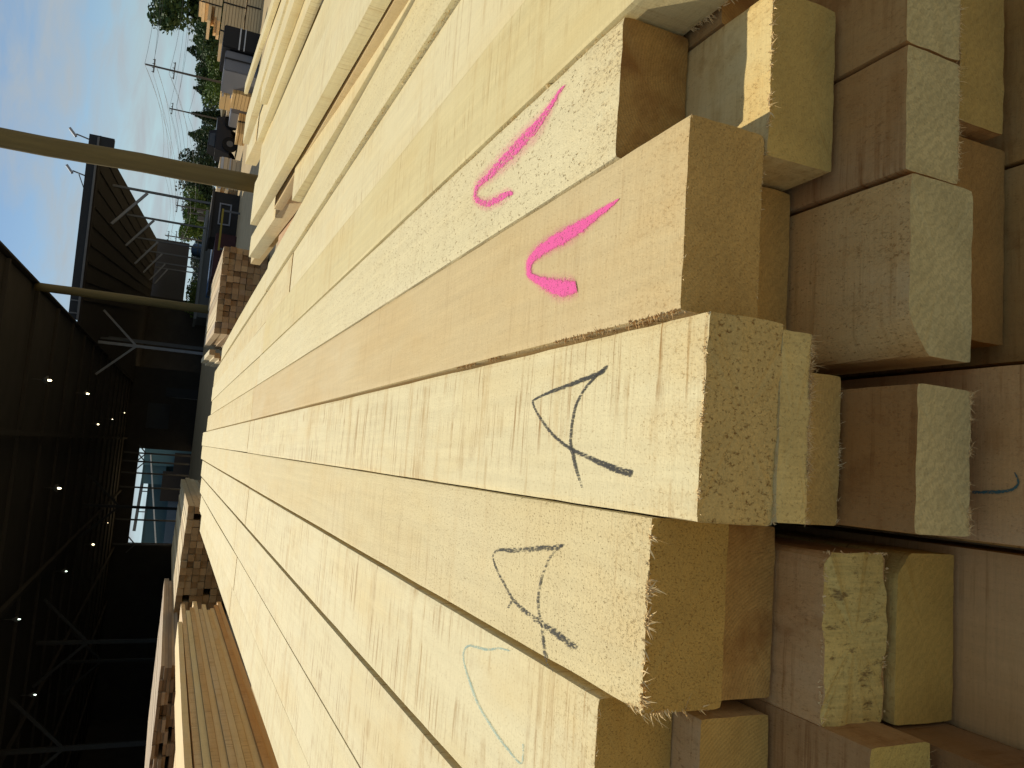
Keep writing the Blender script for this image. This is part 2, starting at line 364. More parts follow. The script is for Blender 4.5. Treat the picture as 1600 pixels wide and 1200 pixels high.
STROKES = {"pink2":[0.0,[[[0.3543,0.8512,0.3533,0.8501],[0.3547,0.856,0.3518,0.8527],[0.355,0.8623,0.35,0.8568],[0.3552,0.8697,0.3481,0.8621],[0.3554,0.8777,0.3462,0.868],[0.3552,0.886,0.3447,0.8749],[0.3551,0.8953,0.3432,0.8828],[0.3549,0.9053,0.3417,0.8912],[0.3547,0.9159,0.3401,0.9],[0.3547,0.9275,0.3379,0.9088],[0.3547,0.9398,0.3356,0.9183],[0.3547,0.9523,0.3333,0.9284],[0.3549,0.9647,0.3311,0.9388],[0.3549,0.9766,0.3297,0.95],[0.3551,0.9888,0.3285,0.9612],[0.3553,1.0015,0.3274,0.9725],[0.3556,1.0145,0.3263,0.984],[0.3551,1.0271,0.326,0.997],[0.3547,1.0404,0.3259,1.0104],[0.3542,1.0538,0.3258,1.0232],[0.3536,1.0667,0.3255,1.0348],[0.3524,1.0779,0.3253,1.0456],[0.351,1.0883,0.325,1.0557],[0.3495,1.0977,0.3247,1.0649],[0.3478,1.1063,0.3242,1.0732],[0.3458,1.1136,0.3238,1.0808],[0.3436,1.1199,0.3234,1.0874],[0.3412,1.1253,0.3229,1.0929],[0.3384,1.1297,0.3222,1.0977],[0.3354,1.133,0.3214,1.1019],[0.3322,1.1352,0.3206,1.1053],[0.3285,1.136,0.3195,1.108],[0.3244,1.1355,0.3178,1.1101],[0.3202,1.1357,0.3147,1.1097],[0.3154,1.1349,0.3111,1.1086],[0.31,1.1324,0.3078,1.1068],[0.3041,1.127,0.3057,1.1046],[0.2983,1.1192,0.3047,1.1015],[0.2935,1.1102,0.3032,1.0966],[0.2896,1.1019,0.3009,1.089],[0.2859,1.0939,0.2979,1.0795],[0.2811,1.0852,0.2949,1.0689],[0.2758,1.0749,0.2919,1.0578],[0.2705,1.0641,0.289,1.0467],[0.2655,1.0535,0.2864,1.0363],[0.2611,1.0433,0.2839,1.0264],[0.2566,1.0326,0.2817,1.0171],[0.2521,1.021,0.2801,1.0094],[0.2479,1.0081,0.2795,1.004],[0.2455,0.995,0.2783,0.9996],[0.2441,0.9837,0.2772,0.9939],[0.2434,0.9749,0.2759,0.9869],[0.2428,0.9679,0.2747,0.9799],[0.243,0.9612,0.2729,0.9738],[0.2434,0.955,0.2713,0.9683],[0.244,0.9505,0.2699,0.9632],[0.2447,0.9477,0.2685,0.9593]]]],"pink1":[0.0,[[[0.5903,1.0334,0.5888,1.0317],[0.5908,1.0383,0.5875,1.0344],[0.5913,1.045,0.5861,1.0386],[0.5913,1.0527,0.5843,1.0437],[0.5908,1.0608,0.582,1.0488],[0.5889,1.0686,0.5791,1.0545],[0.5864,1.0769,0.5756,1.0608],[0.5837,1.0854,0.5717,1.0677],[0.5812,1.0942,0.5681,1.0749],[0.5798,1.1046,0.5639,1.0814],[0.5784,1.1154,0.5599,1.0883],[0.5772,1.1264,0.5559,1.0955],[0.5763,1.1376,0.5522,1.1028],[0.5751,1.1479,0.5493,1.1109],[0.5742,1.1582,0.5466,1.1192],[0.5736,1.1688,0.5441,1.1277],[0.5731,1.1797,0.5418,1.137],[0.5723,1.1901,0.5407,1.148],[0.5717,1.2014,0.5398,1.1594],[0.5712,1.2136,0.5391,1.1706],[0.5704,1.2263,0.5381,1.1815],[0.5692,1.2389,0.5368,1.1924],[0.5677,1.2513,0.5352,1.2038],[0.5663,1.2637,0.5336,1.2156],[0.5651,1.276,0.5321,1.2279],[0.5635,1.2877,0.5314,1.2412],[0.562,1.2997,0.5309,1.2548],[0.5606,1.312,0.5305,1.2685],[0.5593,1.3243,0.5302,1.2827],[0.5582,1.3374,0.5302,1.2976],[0.5573,1.3514,0.5303,1.3131],[0.5565,1.3651,0.5305,1.3278],[0.5555,1.3773,0.5307,1.341],[0.5543,1.3869,0.5311,1.3529],[0.5532,1.3956,0.5317,1.3631],[0.5516,1.4037,0.5321,1.3712],[0.5492,1.4104,0.5319,1.3779],[0.5457,1.4152,0.5309,1.3839],[0.5416,1.418,0.5292,1.389],[0.537,1.419,0.5271,1.3929],[0.5321,1.4181,0.5246,1.3955],[0.5284,1.4199,0.5206,1.3928],[0.5237,1.4199,0.5169,1.3892],[0.5175,1.4162,0.5141,1.3851],[0.5098,1.4075,0.5118,1.3804],[0.5019,1.3943,0.5083,1.3731],[0.4938,1.3785,0.5037,1.3627],[0.4858,1.3602,0.4998,1.3522],[0.4787,1.3402,0.4974,1.344],[0.4742,1.3208,0.4953,1.3354],[0.4715,1.3036,0.4934,1.3238],[0.4697,1.2882,0.4917,1.3104],[0.4682,1.2734,0.4902,1.2973],[0.4677,1.2587,0.4888,1.2837],[0.4677,1.2445,0.4879,1.2691],[0.4678,1.2329,0.4869,1.2545],[0.4676,1.2269,0.485,1.24],[0.4693,1.2299,0.4791,1.2233],[0.4709,1.2314,0.4723,1.2129],[0.4694,1.2281,0.4687,1.2104],[0.4674,1.224,0.4672,1.2102]]]],"A1":[-0.008,[[[0.0051,0.7941,-0.0053,0.7985],[0.0057,0.7998,-0.0046,0.8041],[0.0065,0.808,-0.0036,0.8124],[0.0076,0.8175,-0.0024,0.8223],[0.009,0.8274,-0.0009,0.8328],[0.0104,0.8384,0.0012,0.844],[0.0123,0.8507,0.0035,0.8564],[0.0142,0.8634,0.006,0.8691],[0.0161,0.8753,0.0084,0.8809],[0.0181,0.886,0.0108,0.8918],[0.02,0.8961,0.0131,0.9019],[0.0219,0.9059,0.0154,0.9116],[0.0238,0.9157,0.0175,0.9208],[0.0254,0.925,0.0194,0.9295],[0.0268,0.9335,0.0212,0.9379],[0.0283,0.9419,0.0231,0.9466],[0.0303,0.9511,0.0257,0.9563],[0.0332,0.9619,0.0289,0.9674],[0.0367,0.9736,0.0327,0.9793],[0.0406,0.9857,0.0369,0.9917],[0.0449,0.9974,0.0415,1.0038],[0.0497,1.0091,0.0468,1.0158],[0.0552,1.0209,0.0526,1.0277],[0.0609,1.0323,0.0585,1.039],[0.0664,1.0426,0.0643,1.0493],[0.0716,1.0515,0.0697,1.0583],[0.0768,1.0594,0.0751,1.0663],[0.0817,1.0663,0.0802,1.0733],[0.0863,1.0723,0.0849,1.0793],[0.0904,1.0778,0.0893,1.0844],[0.0942,1.0824,0.0934,1.0887],[0.0974,1.0855,0.0971,1.0917],[0.0998,1.0867,0.1002,1.0926],[0.1011,1.0857,0.1027,1.0919],[0.1016,1.0839,0.1045,1.0888],[0.1023,1.0795,0.1057,1.0839],[0.1034,1.0721,0.1071,1.0767],[0.1049,1.0608,0.1094,1.066],[0.1066,1.0468,0.1118,1.0524],[0.1083,1.0319,0.1141,1.0379],[0.1097,1.0179,0.1163,1.0243],[0.1111,1.0055,0.1179,1.0116],[0.1123,0.9933,0.1192,0.9993],[0.1134,0.9811,0.1205,0.9871],[0.1147,0.9685,0.122,0.9749],[0.1162,0.9555,0.1235,0.962],[0.1179,0.9421,0.1252,0.9487],[0.1195,0.9293,0.1268,0.9358],[0.1209,0.9177,0.1283,0.924],[0.1222,0.9071,0.1295,0.9131],[0.1234,0.8971,0.1305,0.9029],[0.1247,0.8878,0.1315,0.8943],[0.1264,0.8798,0.1327,0.8879],[0.1292,0.8744,0.1337,0.8826],[0.1323,0.8712,0.1354,0.8782],[0.1351,0.8695,0.1371,0.8745],[0.137,0.8686,0.1382,0.8715]],[[0.1373,0.8749,0.1351,0.8713],[0.1356,0.8794,0.1331,0.8751],[0.1331,0.8856,0.1303,0.8806],[0.1302,0.8928,0.127,0.8871],[0.1271,0.9,0.1237,0.8935],[0.1238,0.9066,0.1205,0.9004],[0.1202,0.9138,0.1171,0.9076],[0.1163,0.9209,0.1135,0.9148],[0.1121,0.9275,0.1096,0.9214],[0.1075,0.9337,0.1053,0.9273],[0.1026,0.9395,0.1005,0.9329],[0.0976,0.9447,0.0956,0.9379],[0.0925,0.949,0.0908,0.942],[0.0876,0.9522,0.0862,0.9452],[0.0826,0.9544,0.0816,0.9475],[0.0778,0.956,0.0769,0.9493],[0.0728,0.9574,0.072,0.9508],[0.0676,0.9586,0.067,0.952],[0.0623,0.9594,0.0618,0.9528],[0.0571,0.9599,0.0567,0.9533],[0.0522,0.9603,0.0518,0.9537],[0.0474,0.9607,0.0471,0.9539],[0.0429,0.961,0.0426,0.954],[0.0384,0.961,0.0384,0.9537],[0.034,0.9602,0.0344,0.9527],[0.03,0.9586,0.0308,0.9509],[0.0263,0.9564,0.0275,0.9484],[0.0227,0.9539,0.0239,0.9455],[0.0188,0.9514,0.0199,0.9426],[0.014,0.9484,0.0151,0.94],[0.0088,0.9451,0.0098,0.9372],[0.0036,0.9418,0.0047,0.9344],[-0.0009,0.9386,0.0002,0.9317],[-0.0047,0.9355,-0.0035,0.9292],[-0.0078,0.9325,-0.0066,0.9268],[-0.0107,0.9297,-0.0095,0.9244],[-0.0134,0.927,-0.0123,0.9221],[-0.0162,0.9244,-0.0152,0.9199],[-0.019,0.9217,-0.0181,0.9177],[-0.0213,0.9195,-0.0205,0.9158],[-0.023,0.9178,-0.0223,0.9146]]]],"A2":[0.0,[[[-0.2189,0.8839,-0.2316,0.8976],[-0.2182,0.8906,-0.2308,0.9043],[-0.2172,0.9003,-0.2297,0.914],[-0.216,0.9113,-0.2284,0.925],[-0.215,0.9213,-0.2272,0.9352],[-0.214,0.9301,-0.226,0.9441],[-0.213,0.9387,-0.2249,0.9527],[-0.212,0.9473,-0.2238,0.9609],[-0.2111,0.9562,-0.2229,0.969],[-0.2106,0.9653,-0.2221,0.977],[-0.2103,0.9743,-0.2214,0.9853],[-0.2101,0.9829,-0.2207,0.9938],[-0.2097,0.9912,-0.2199,1.0023],[-0.2092,0.9993,-0.219,1.0104],[-0.2087,1.0073,-0.2181,1.0183],[-0.2081,1.0153,-0.217,1.0261],[-0.2074,1.0236,-0.2159,1.034],[-0.2066,1.032,-0.2149,1.0422],[-0.2058,1.0404,-0.2139,1.0506],[-0.2048,1.0488,-0.2127,1.0594],[-0.2036,1.0573,-0.2112,1.0683],[-0.2024,1.0666,-0.2093,1.0771],[-0.201,1.0762,-0.2071,1.0861],[-0.1993,1.0857,-0.2045,1.0952],[-0.1971,1.0949,-0.2014,1.104],[-0.1939,1.1033,-0.1978,1.1126],[-0.1901,1.1116,-0.1937,1.1208],[-0.186,1.1198,-0.1893,1.1286],[-0.182,1.1278,-0.1852,1.1362],[-0.1784,1.1356,-0.1815,1.1437],[-0.1748,1.1431,-0.1779,1.1511],[-0.1714,1.1502,-0.1743,1.1582],[-0.168,1.1566,-0.1707,1.1645],[-0.1646,1.1625,-0.1671,1.1702],[-0.1613,1.1677,-0.1636,1.1754],[-0.1581,1.1721,-0.1601,1.1798],[-0.155,1.1755,-0.1567,1.1831],[-0.152,1.1777,-0.1534,1.1855],[-0.149,1.1791,-0.1502,1.187],[-0.1464,1.1792,-0.1469,1.1871],[-0.1441,1.1779,-0.1438,1.1853],[-0.1421,1.1746,-0.1407,1.182],[-0.1403,1.1703,-0.1377,1.1769],[-0.1387,1.1647,-0.135,1.1697],[-0.1373,1.1578,-0.1326,1.1606],[-0.1364,1.1487,-0.1305,1.1495],[-0.1358,1.1373,-0.1289,1.137],[-0.1352,1.1245,-0.1274,1.1244],[-0.1342,1.1112,-0.1256,1.1124],[-0.1326,1.0982,-0.1239,1.1004],[-0.1308,1.0852,-0.1221,1.0879],[-0.1289,1.0723,-0.1201,1.0752],[-0.127,1.0596,-0.1181,1.0627],[-0.125,1.047,-0.1162,1.0503],[-0.1228,1.0344,-0.1141,1.0379],[-0.1208,1.0223,-0.1121,1.0256],[-0.1189,1.011,-0.1103,1.0137],[-0.1174,1.0001,-0.1085,1.0021],[-0.1161,0.9892,-0.107,0.9911],[-0.1146,0.9785,-0.1056,0.9814],[-0.1129,0.9683,-0.1041,0.9732],[-0.1099,0.9594,-0.1032,0.9652],[-0.1068,0.9518,-0.1018,0.9571],[-0.104,0.9459,-0.1005,0.9498],[-0.1019,0.9421,-0.0998,0.9444]],[[-0.102,0.9492,-0.104,0.9442],[-0.1048,0.9547,-0.1068,0.9499],[-0.109,0.9629,-0.1109,0.9581],[-0.114,0.972,-0.1156,0.9668],[-0.1192,0.9798,-0.1204,0.9742],[-0.1245,0.9856,-0.1252,0.9797],[-0.1301,0.9906,-0.1305,0.9846],[-0.1359,0.9948,-0.1361,0.9889],[-0.1417,0.9986,-0.1418,0.9929],[-0.1477,1.0021,-0.1476,0.9963],[-0.1538,1.0051,-0.1535,0.9992],[-0.1599,1.0075,-0.1595,1.0015],[-0.1658,1.0095,-0.1654,1.0034],[-0.1718,1.0111,-0.1712,1.0048],[-0.1778,1.0122,-0.177,1.0056],[-0.1836,1.0128,-0.1825,1.0059],[-0.1889,1.0127,-0.1876,1.0056],[-0.1935,1.0119,-0.192,1.0046],[-0.1977,1.0104,-0.1959,1.0029],[-0.2016,1.0084,-0.1996,1.0008],[-0.2057,1.0064,-0.2035,0.9985],[-0.2099,1.0038,-0.2077,0.9961],[-0.2141,1.001,-0.2119,0.9933],[-0.2184,0.9981,-0.2161,0.9904],[-0.2226,0.9954,-0.2204,0.9878],[-0.2272,0.9933,-0.2249,0.9852],[-0.2318,0.9914,-0.2294,0.9827],[-0.2364,0.9894,-0.2338,0.9804],[-0.2408,0.9875,-0.238,0.978],[-0.2449,0.9854,-0.2421,0.976],[-0.249,0.9834,-0.2461,0.974],[-0.2527,0.9813,-0.2498,0.972],[-0.256,0.9791,-0.253,0.9699],[-0.2586,0.9766,-0.2557,0.9684],[-0.2608,0.9741,-0.2581,0.967],[-0.2627,0.9713,-0.2601,0.9653],[-0.2644,0.9677,-0.262,0.963],[-0.2661,0.963,-0.2637,0.959],[-0.2675,0.9574,-0.2653,0.954],[-0.2686,0.9522,-0.2666,0.9492],[-0.2694,0.9487,-0.2676,0.946]],[[-0.2161,1.104,-0.2163,1.1131],[-0.2134,1.1023,-0.2136,1.1108],[-0.2095,1.0997,-0.2096,1.1076],[-0.2055,1.0971,-0.2057,1.1044],[-0.2029,1.0954,-0.203,1.1021]]]],"blue":[0.0,[[[-0.2751,1.0923,-0.2771,1.0934],[-0.2756,1.0988,-0.2782,1.1001],[-0.2765,1.1083,-0.2796,1.1098],[-0.2778,1.1197,-0.2813,1.1208],[-0.2797,1.1315,-0.2834,1.1313],[-0.2826,1.1436,-0.2863,1.1417],[-0.2862,1.156,-0.2899,1.1534],[-0.2897,1.168,-0.2938,1.1659],[-0.2924,1.1792,-0.2973,1.1788],[-0.2944,1.1902,-0.2997,1.1918],[-0.2961,1.2018,-0.3016,1.2044],[-0.2976,1.2135,-0.3031,1.2162],[-0.2991,1.2245,-0.3047,1.227],[-0.3007,1.2345,-0.306,1.2368],[-0.3021,1.2439,-0.3071,1.2458],[-0.3039,1.2533,-0.3083,1.253],[-0.3064,1.2623,-0.3096,1.2587],[-0.3096,1.2702,-0.3114,1.2636],[-0.3132,1.2763,-0.3139,1.2682],[-0.3168,1.2809,-0.3167,1.2723],[-0.3204,1.284,-0.3195,1.2754],[-0.3238,1.2857,-0.3224,1.2771],[-0.3272,1.286,-0.3254,1.2777],[-0.3305,1.2852,-0.3285,1.2773],[-0.3338,1.2837,-0.3318,1.2762],[-0.3372,1.2819,-0.3349,1.2742],[-0.3406,1.2795,-0.3381,1.2715],[-0.3442,1.2761,-0.3414,1.2679],[-0.3481,1.2716,-0.3451,1.2632],[-0.3525,1.266,-0.3492,1.2571],[-0.3572,1.2593,-0.3536,1.2499],[-0.3621,1.2519,-0.3582,1.242],[-0.3671,1.2441,-0.3629,1.2337],[-0.3722,1.2356,-0.3679,1.2253],[-0.3775,1.2267,-0.3732,1.2166],[-0.3826,1.2172,-0.3783,1.2074],[-0.3871,1.2071,-0.3826,1.1977],[-0.3908,1.1965,-0.3862,1.1875],[-0.3938,1.1853,-0.3892,1.1768],[-0.3966,1.174,-0.3919,1.1657],[-0.3992,1.1626,-0.3946,1.1544],[-0.4019,1.1513,-0.3972,1.143],[-0.4046,1.1398,-0.3997,1.1315],[-0.407,1.1282,-0.402,1.12],[-0.4092,1.1168,-0.404,1.1086],[-0.4108,1.1052,-0.4058,1.0976],[-0.4123,1.0936,-0.4074,1.0865],[-0.4135,1.0823,-0.4088,1.0756],[-0.4145,1.0715,-0.41,1.0651],[-0.4157,1.0604,-0.4115,1.0544],[-0.4169,1.0491,-0.413,1.0437],[-0.4175,1.0388,-0.4138,1.0345],[-0.4166,1.0301,-0.4136,1.0289],[-0.4128,1.0231,-0.4131,1.0279],[-0.4088,1.0213,-0.4102,1.0263],[-0.4047,1.0211,-0.4062,1.0257],[-0.401,1.0211,-0.4023,1.0252],[-0.3971,1.0213,-0.3984,1.0251],[-0.3928,1.0222,-0.3941,1.0257],[-0.389,1.0233,-0.3902,1.0266],[-0.3864,1.0241,-0.3875,1.0271]]]],"J":[-0.327,[[[0.0056,0.5956,0.0092,0.5956],[0.0057,0.5922,0.0094,0.5922],[0.0059,0.5874,0.0098,0.5874],[0.0061,0.582,0.0102,0.582],[0.0064,0.577,0.0106,0.577],[0.0068,0.5723,0.0109,0.5724],[0.0071,0.5675,0.0113,0.5676],[0.0076,0.5629,0.0117,0.5632],[0.0082,0.5588,0.0123,0.5594],[0.0091,0.5553,0.0129,0.5561],[0.0102,0.5521,0.0137,0.5533],[0.0114,0.5494,0.0146,0.5509],[0.013,0.547,0.0156,0.549],[0.0149,0.5451,0.0169,0.5475],[0.0171,0.5437,0.0185,0.5464],[0.0195,0.5428,0.0201,0.5456],[0.0221,0.5426,0.0218,0.5453],[0.0248,0.5434,0.0239,0.5456],[0.0276,0.5448,0.0266,0.5467],[0.03,0.5464,0.0291,0.5479],[0.0316,0.5475,0.0309,0.5487]]]]}

# ------------------------------------------------------------------ setting: the ground
mb = MB()
prof = [(-60, -.64), (45, -.64), (300, -7.09), (1200, -29.9), (4000, -100.7)]
for (y, z) in prof: mb.v += [(-1500 - abs(y), y, z), (1500 + abs(y), y, z)]
for i in range(len(prof) - 1): mb.f.append((2 * i, 2 * i + 1, 2 * i + 3, 2 * i + 2)); mb.mi.append(0)
ground = mb.build('ground', plain('gravel yard', (0.47, 0.36, 0.20), 0.95, 0.3, (2, 2, 2)))
ground['kind'] = 'structure'

# ------------------------------------------------------------------ the main stack of timbers
C_A = (0.77, 0.645, 0.345)
C_CREAM = (0.8, 0.69, 0.395); C_GOLD = (0.71, 0.56, 0.26); C_STRAW = (0.76, 0.625, 0.325); C_TAN = (0.68, 0.52, 0.255); C_GREEN = (0.775, 0.665, 0.37)
C_BRN = (0.460, 0.310, 0.120); C_PINKISH = (0.600, 0.450, 0.232)
GT = 'timbers in the main stack'
T = 0.107
def edges(wd, th, top=True, bottom=True, left=False, right=False):
    h = wd / 2; e = []
    if top: e.append(((-h, 0, th), (h, 0, th)))
    if bottom: e.append(((-h, 0, 0.0005), (h, 0, 0.0005)))
    if left: e.append(((-h, 0, 0), (-h, 0, th)))
    if right: e.append(((h, 0, 0), (h, 0, th)))
    return e
# top layer: the near lengths
a2 = timber('golden timber with worn grey A and ragged splintered end edge', -.258, -.0465, .739, 5.39, 0, T, C_STRAW, W_FUZZY, E_CORK, 11, 2, .0017, wane=('l', .004, 2))
mark(a2, STROKES['A2'][1], 0, M_CHAR2, 'crayon_letter', grow=1.25)
fibres(a2, [((-.1, .001, T), (.1, .001, T))], 5, 330, (.006, .016), (.0005, .0017), .65, .35)
fibres(a2, [((-.104, .0, T - .002), (-.104, .0, .02)), ((-.104, .03, T), (-.104, 0, T))], 6, 110, (.004, .013), (.0004, .0011), .8, .5, out=(-.7, -.6, -.1))
fibres(a2, [((-.104, 0, T - .003), (-.103, 0, T - .012))], 7, 3, (.028, .036), (.0005, .0006), .15, .3, out=(-.5, -.75, -.1), name='long_splinter')
a1 = timber('pale streaked timber with bold black letter A and speckled end', -.0452, .178, .667, 5.79, -.008, T - .006, C_CREAM, W_STREAK, E_SPECK, 12, 2, .0022, endslant=-.035)
mark(a1, STROKES['A1'][1], -.008, M_CHAR, 'crayon_letter', grow=1.25)
fibres(a1, edges(.221, T - .006, True, False), 8, 420, (.001, .004), (.0003, .0008), .9, .2)
fibres(a1, edges(.221, T - .006, False, True), 9, 130, (.0015, .004), (.0003, .0007), .8, .3)
p2 = timber('tan fine-lined timber with solid bright pink tick', .184, .411, .705, 5.68, 0, T, C_TAN, W_LINED, endgrain('dusty tan end grain', (0.607, 0.377, 0.113), .45, .05, sawn=.1), 13, 2, .0012)
mark(p2, STROKES['pink2'][1], 0, M_PINK, 'paint_tick', lift=.0014, grow=1.12)
mark(p2, STROKES['pink2'][1], 0, M_MIST, 'overspray', lift=.0009, grow=2.1)
fibres(p2, [((-.1135, .0, T), (-.1135, .75, T - .004))], 10, 900, (.002, .007), (.0003, .0009), .8, .5, out=(-.8, -.1, .05), mat=M_FIBB)
fibres(p2, [((-.1135, .0, T - .01), (-.1135, .3, T - .012))], 14, 420, (.003, .008), (.0003, .0009), .8, .5, out=(-.8, -.3, .05), mat=M_FIBB)
fibres(p2, edges(.227, T, True, True), 15, 160, (.001, .003), (.0003, .0006), .9, .2)
p1 = timber('coarse furry timber with faint broken pink tick, set back', .416, .615, .868, 5.5, 0, T, C_CREAM, W_ROUGH, E_BRN, 16, 2, .002)
mark(p1, STROKES['pink1'][1], 0, M_PINKR, 'paint_tick', lift=.0014, grow=1.2)
mark(p1, STROKES['pink1'][1], 0, M_MIST, 'overspray', lift=.0009, grow=2.6)
fibres(p1, [((.0995, .0, T), (.0995, 1.2, T))], 17, 180, (.002, .006), (.0004, .001), .7, .2, out=(.2, -.4, .6))
c4 = timber('smooth golden timber jutting out between furry pink-ticked timber and frame corner', .619, .831, .715, 5.33, .004, T, (.745, .625, .315), W_SMOOTH, E_CORK, 18, 2, .0014)
fibres(c4, [((-.106, 0, .002), (-.106, .14, .002))], 19, 170, (.004, .012), (.0004, .001), .6, .6, out=(-.6, -.4, -.4))
fibres(c4, edges(.212, T, True, True), 20, 200, (.002, .008), (.0004, .001), .8, .3)
c5 = timber('pale cream timber sixth from the bold letter A, next to a raised narrow edge', .835, 1.056, .80, 4.25, -.002, T, C_CREAM, W_SMOOTH, E_YEL, 21, 1, .0015)
c6 = timber('straw timber at the foot of the raised timbers on the right', 1.06, 1.256, .85, 5.48, .014, T + .01, C_GREEN, W_ROUGH, E_YEL, 22, 1, .003)
fibres(c6, [((-.098, .3, T + .008), (-.098, 3.0, T + .008)), ((-.098, .3, T), (-.098, 3.0, T))], 32, 700, (.003, .009), (.0004, .001), .8, .5, out=(-.7, -.2, .1))
b1 = timber('cream timber with thin pale blue crayon loop', -.505, -.268, .83, 5.28, 0, T, C_CREAM, W_STREAK, E_CORK, 23, 2, .0016)
mark(b1, STROKES['blue'][1], 0, M_BLUE, 'crayon_loop', grow=1.4)
fibres(b1, edges(.237, T, True, False), 24, 120, (.001, .005), (.0003, .0007), .9, .2)
b2 = timber('pale timber between two dark gaps, left of the blue loop', -.743, -.519, .86, 5.9, 0, T, (.79, .68, .39), W_STREAK, E_YEL, 25, 1, .0012)
b3 = timber('cream timber third from the left edge of the stack', -.968, -.746, .80, 5.6, .0, T, C_CREAM, W_STREAK, E_YEL, 26, 1, .0012)
b4 = timber('greenish cream timber along the left edge of the stack', -1.181, -.971, .82, 5.75, -.002, T, C_GREEN, W_STREAK, E_YEL, 27, 1, .0012)
# the lengths continuing behind them
GF = 'far lengths of the top layer'
far = [(-1.181, -.971, 5.77, 11.4, 'behind the leftmost greenish cream timber'), (-.968, -.746, 5.62, 12.1, 'behind the cream timber second from the left'),
       (-.743, -.519, 5.92, 12.75, 'behind the pale timber with dark gaps'), (-.505, -.268, 5.3, 13.05, 'behind the timber with the blue loop'),
       (-.258, -.0475, 5.41, 13.85, 'behind the timber with the worn grey A'), (-.043, .178, 5.81, 14.3, 'behind the timber with the bold black A'),
       (.184, .411, 5.7, 12.85, 'behind the timber with the solid pink tick'), (.416, .615, 5.52, 12.05, 'behind the furry timber with the broken pink tick'),
       (.619, .831, 5.35, 12.3, 'behind the smooth golden timber'), (.835, 1.056, 4.27, 12.2, 'behind the pale timber beside the raised edge'),
       (1.06, 1.235, 5.5, 10.6, 'at the right edge, behind the straw timber')]
for i, (x0, x1, y0, y1, wh) in enumerate(far):
    cc = [C_GREEN, C_CREAM, C_CREAM, C_CREAM, C_A, C_CREAM, C_STRAW, C_A, C_CREAM, C_A, C_GREEN][i]
    timber('far pale timber end to end ' + wh, x0, x1, y0, y1, (-.002, .001, -.001, 0, -.003, -.008, -.001, -.002, .001, 0, .008)[i], T, cc, [W_STREAK, W_SMOOTH, W_FUZZY][i % 3], E_YEL, 40 + i, 1, .0012, group=GF, bow=(.0015 * (-1) ** i, .003 * ((i * 5) % 3)))
# lower layers: near ends in shade
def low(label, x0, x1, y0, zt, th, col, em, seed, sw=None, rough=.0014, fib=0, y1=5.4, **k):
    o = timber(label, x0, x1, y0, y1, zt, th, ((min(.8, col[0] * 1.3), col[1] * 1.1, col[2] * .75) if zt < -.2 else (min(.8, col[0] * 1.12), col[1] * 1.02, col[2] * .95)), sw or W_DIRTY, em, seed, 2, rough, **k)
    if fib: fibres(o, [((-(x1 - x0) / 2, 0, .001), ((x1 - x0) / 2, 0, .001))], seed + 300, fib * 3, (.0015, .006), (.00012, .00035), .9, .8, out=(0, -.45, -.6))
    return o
Z2, Z3, Z4, Z5 = -.109, -.218, -.327, -.436
TH = .1
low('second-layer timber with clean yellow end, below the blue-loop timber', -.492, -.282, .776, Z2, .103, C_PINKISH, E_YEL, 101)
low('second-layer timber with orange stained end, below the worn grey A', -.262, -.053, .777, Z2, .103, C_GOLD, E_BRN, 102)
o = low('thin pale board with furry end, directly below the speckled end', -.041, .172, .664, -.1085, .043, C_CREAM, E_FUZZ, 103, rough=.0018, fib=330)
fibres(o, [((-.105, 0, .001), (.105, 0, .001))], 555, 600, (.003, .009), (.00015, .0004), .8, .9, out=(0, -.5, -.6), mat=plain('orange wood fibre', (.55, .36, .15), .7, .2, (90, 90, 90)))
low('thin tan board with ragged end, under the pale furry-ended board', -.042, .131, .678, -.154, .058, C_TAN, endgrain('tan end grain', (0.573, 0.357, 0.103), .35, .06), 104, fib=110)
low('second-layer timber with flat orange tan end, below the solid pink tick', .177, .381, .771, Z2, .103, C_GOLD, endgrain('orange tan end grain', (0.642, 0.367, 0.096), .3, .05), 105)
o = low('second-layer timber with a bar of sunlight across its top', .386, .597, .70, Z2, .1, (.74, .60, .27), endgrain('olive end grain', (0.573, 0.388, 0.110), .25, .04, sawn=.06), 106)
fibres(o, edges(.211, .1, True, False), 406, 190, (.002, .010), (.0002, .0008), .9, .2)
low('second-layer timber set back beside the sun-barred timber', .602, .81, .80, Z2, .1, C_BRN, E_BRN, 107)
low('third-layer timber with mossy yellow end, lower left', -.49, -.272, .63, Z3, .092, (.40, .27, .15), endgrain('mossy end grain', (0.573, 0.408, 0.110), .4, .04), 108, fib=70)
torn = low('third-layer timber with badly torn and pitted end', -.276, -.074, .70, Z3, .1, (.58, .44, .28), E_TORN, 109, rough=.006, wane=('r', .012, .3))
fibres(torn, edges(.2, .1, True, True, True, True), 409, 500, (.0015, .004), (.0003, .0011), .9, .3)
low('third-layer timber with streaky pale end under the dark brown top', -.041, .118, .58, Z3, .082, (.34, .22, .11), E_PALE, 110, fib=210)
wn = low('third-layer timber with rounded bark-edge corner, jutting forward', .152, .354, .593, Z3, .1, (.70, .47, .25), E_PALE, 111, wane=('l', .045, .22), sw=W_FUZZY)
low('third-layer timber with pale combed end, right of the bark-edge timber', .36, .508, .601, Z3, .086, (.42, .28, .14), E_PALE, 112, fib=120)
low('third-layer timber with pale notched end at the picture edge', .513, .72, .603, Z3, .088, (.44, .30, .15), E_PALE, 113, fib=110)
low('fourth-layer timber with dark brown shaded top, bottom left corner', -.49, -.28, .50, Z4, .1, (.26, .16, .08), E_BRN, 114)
low('fourth-layer timber with fine golden end and rounded corner', -.276, -.072, .692, Z4, .1, C_GOLD, endgrain('golden end grain', (0.642, 0.418, 0.103), .2, .05), 115, wane=('r', .03, .3))
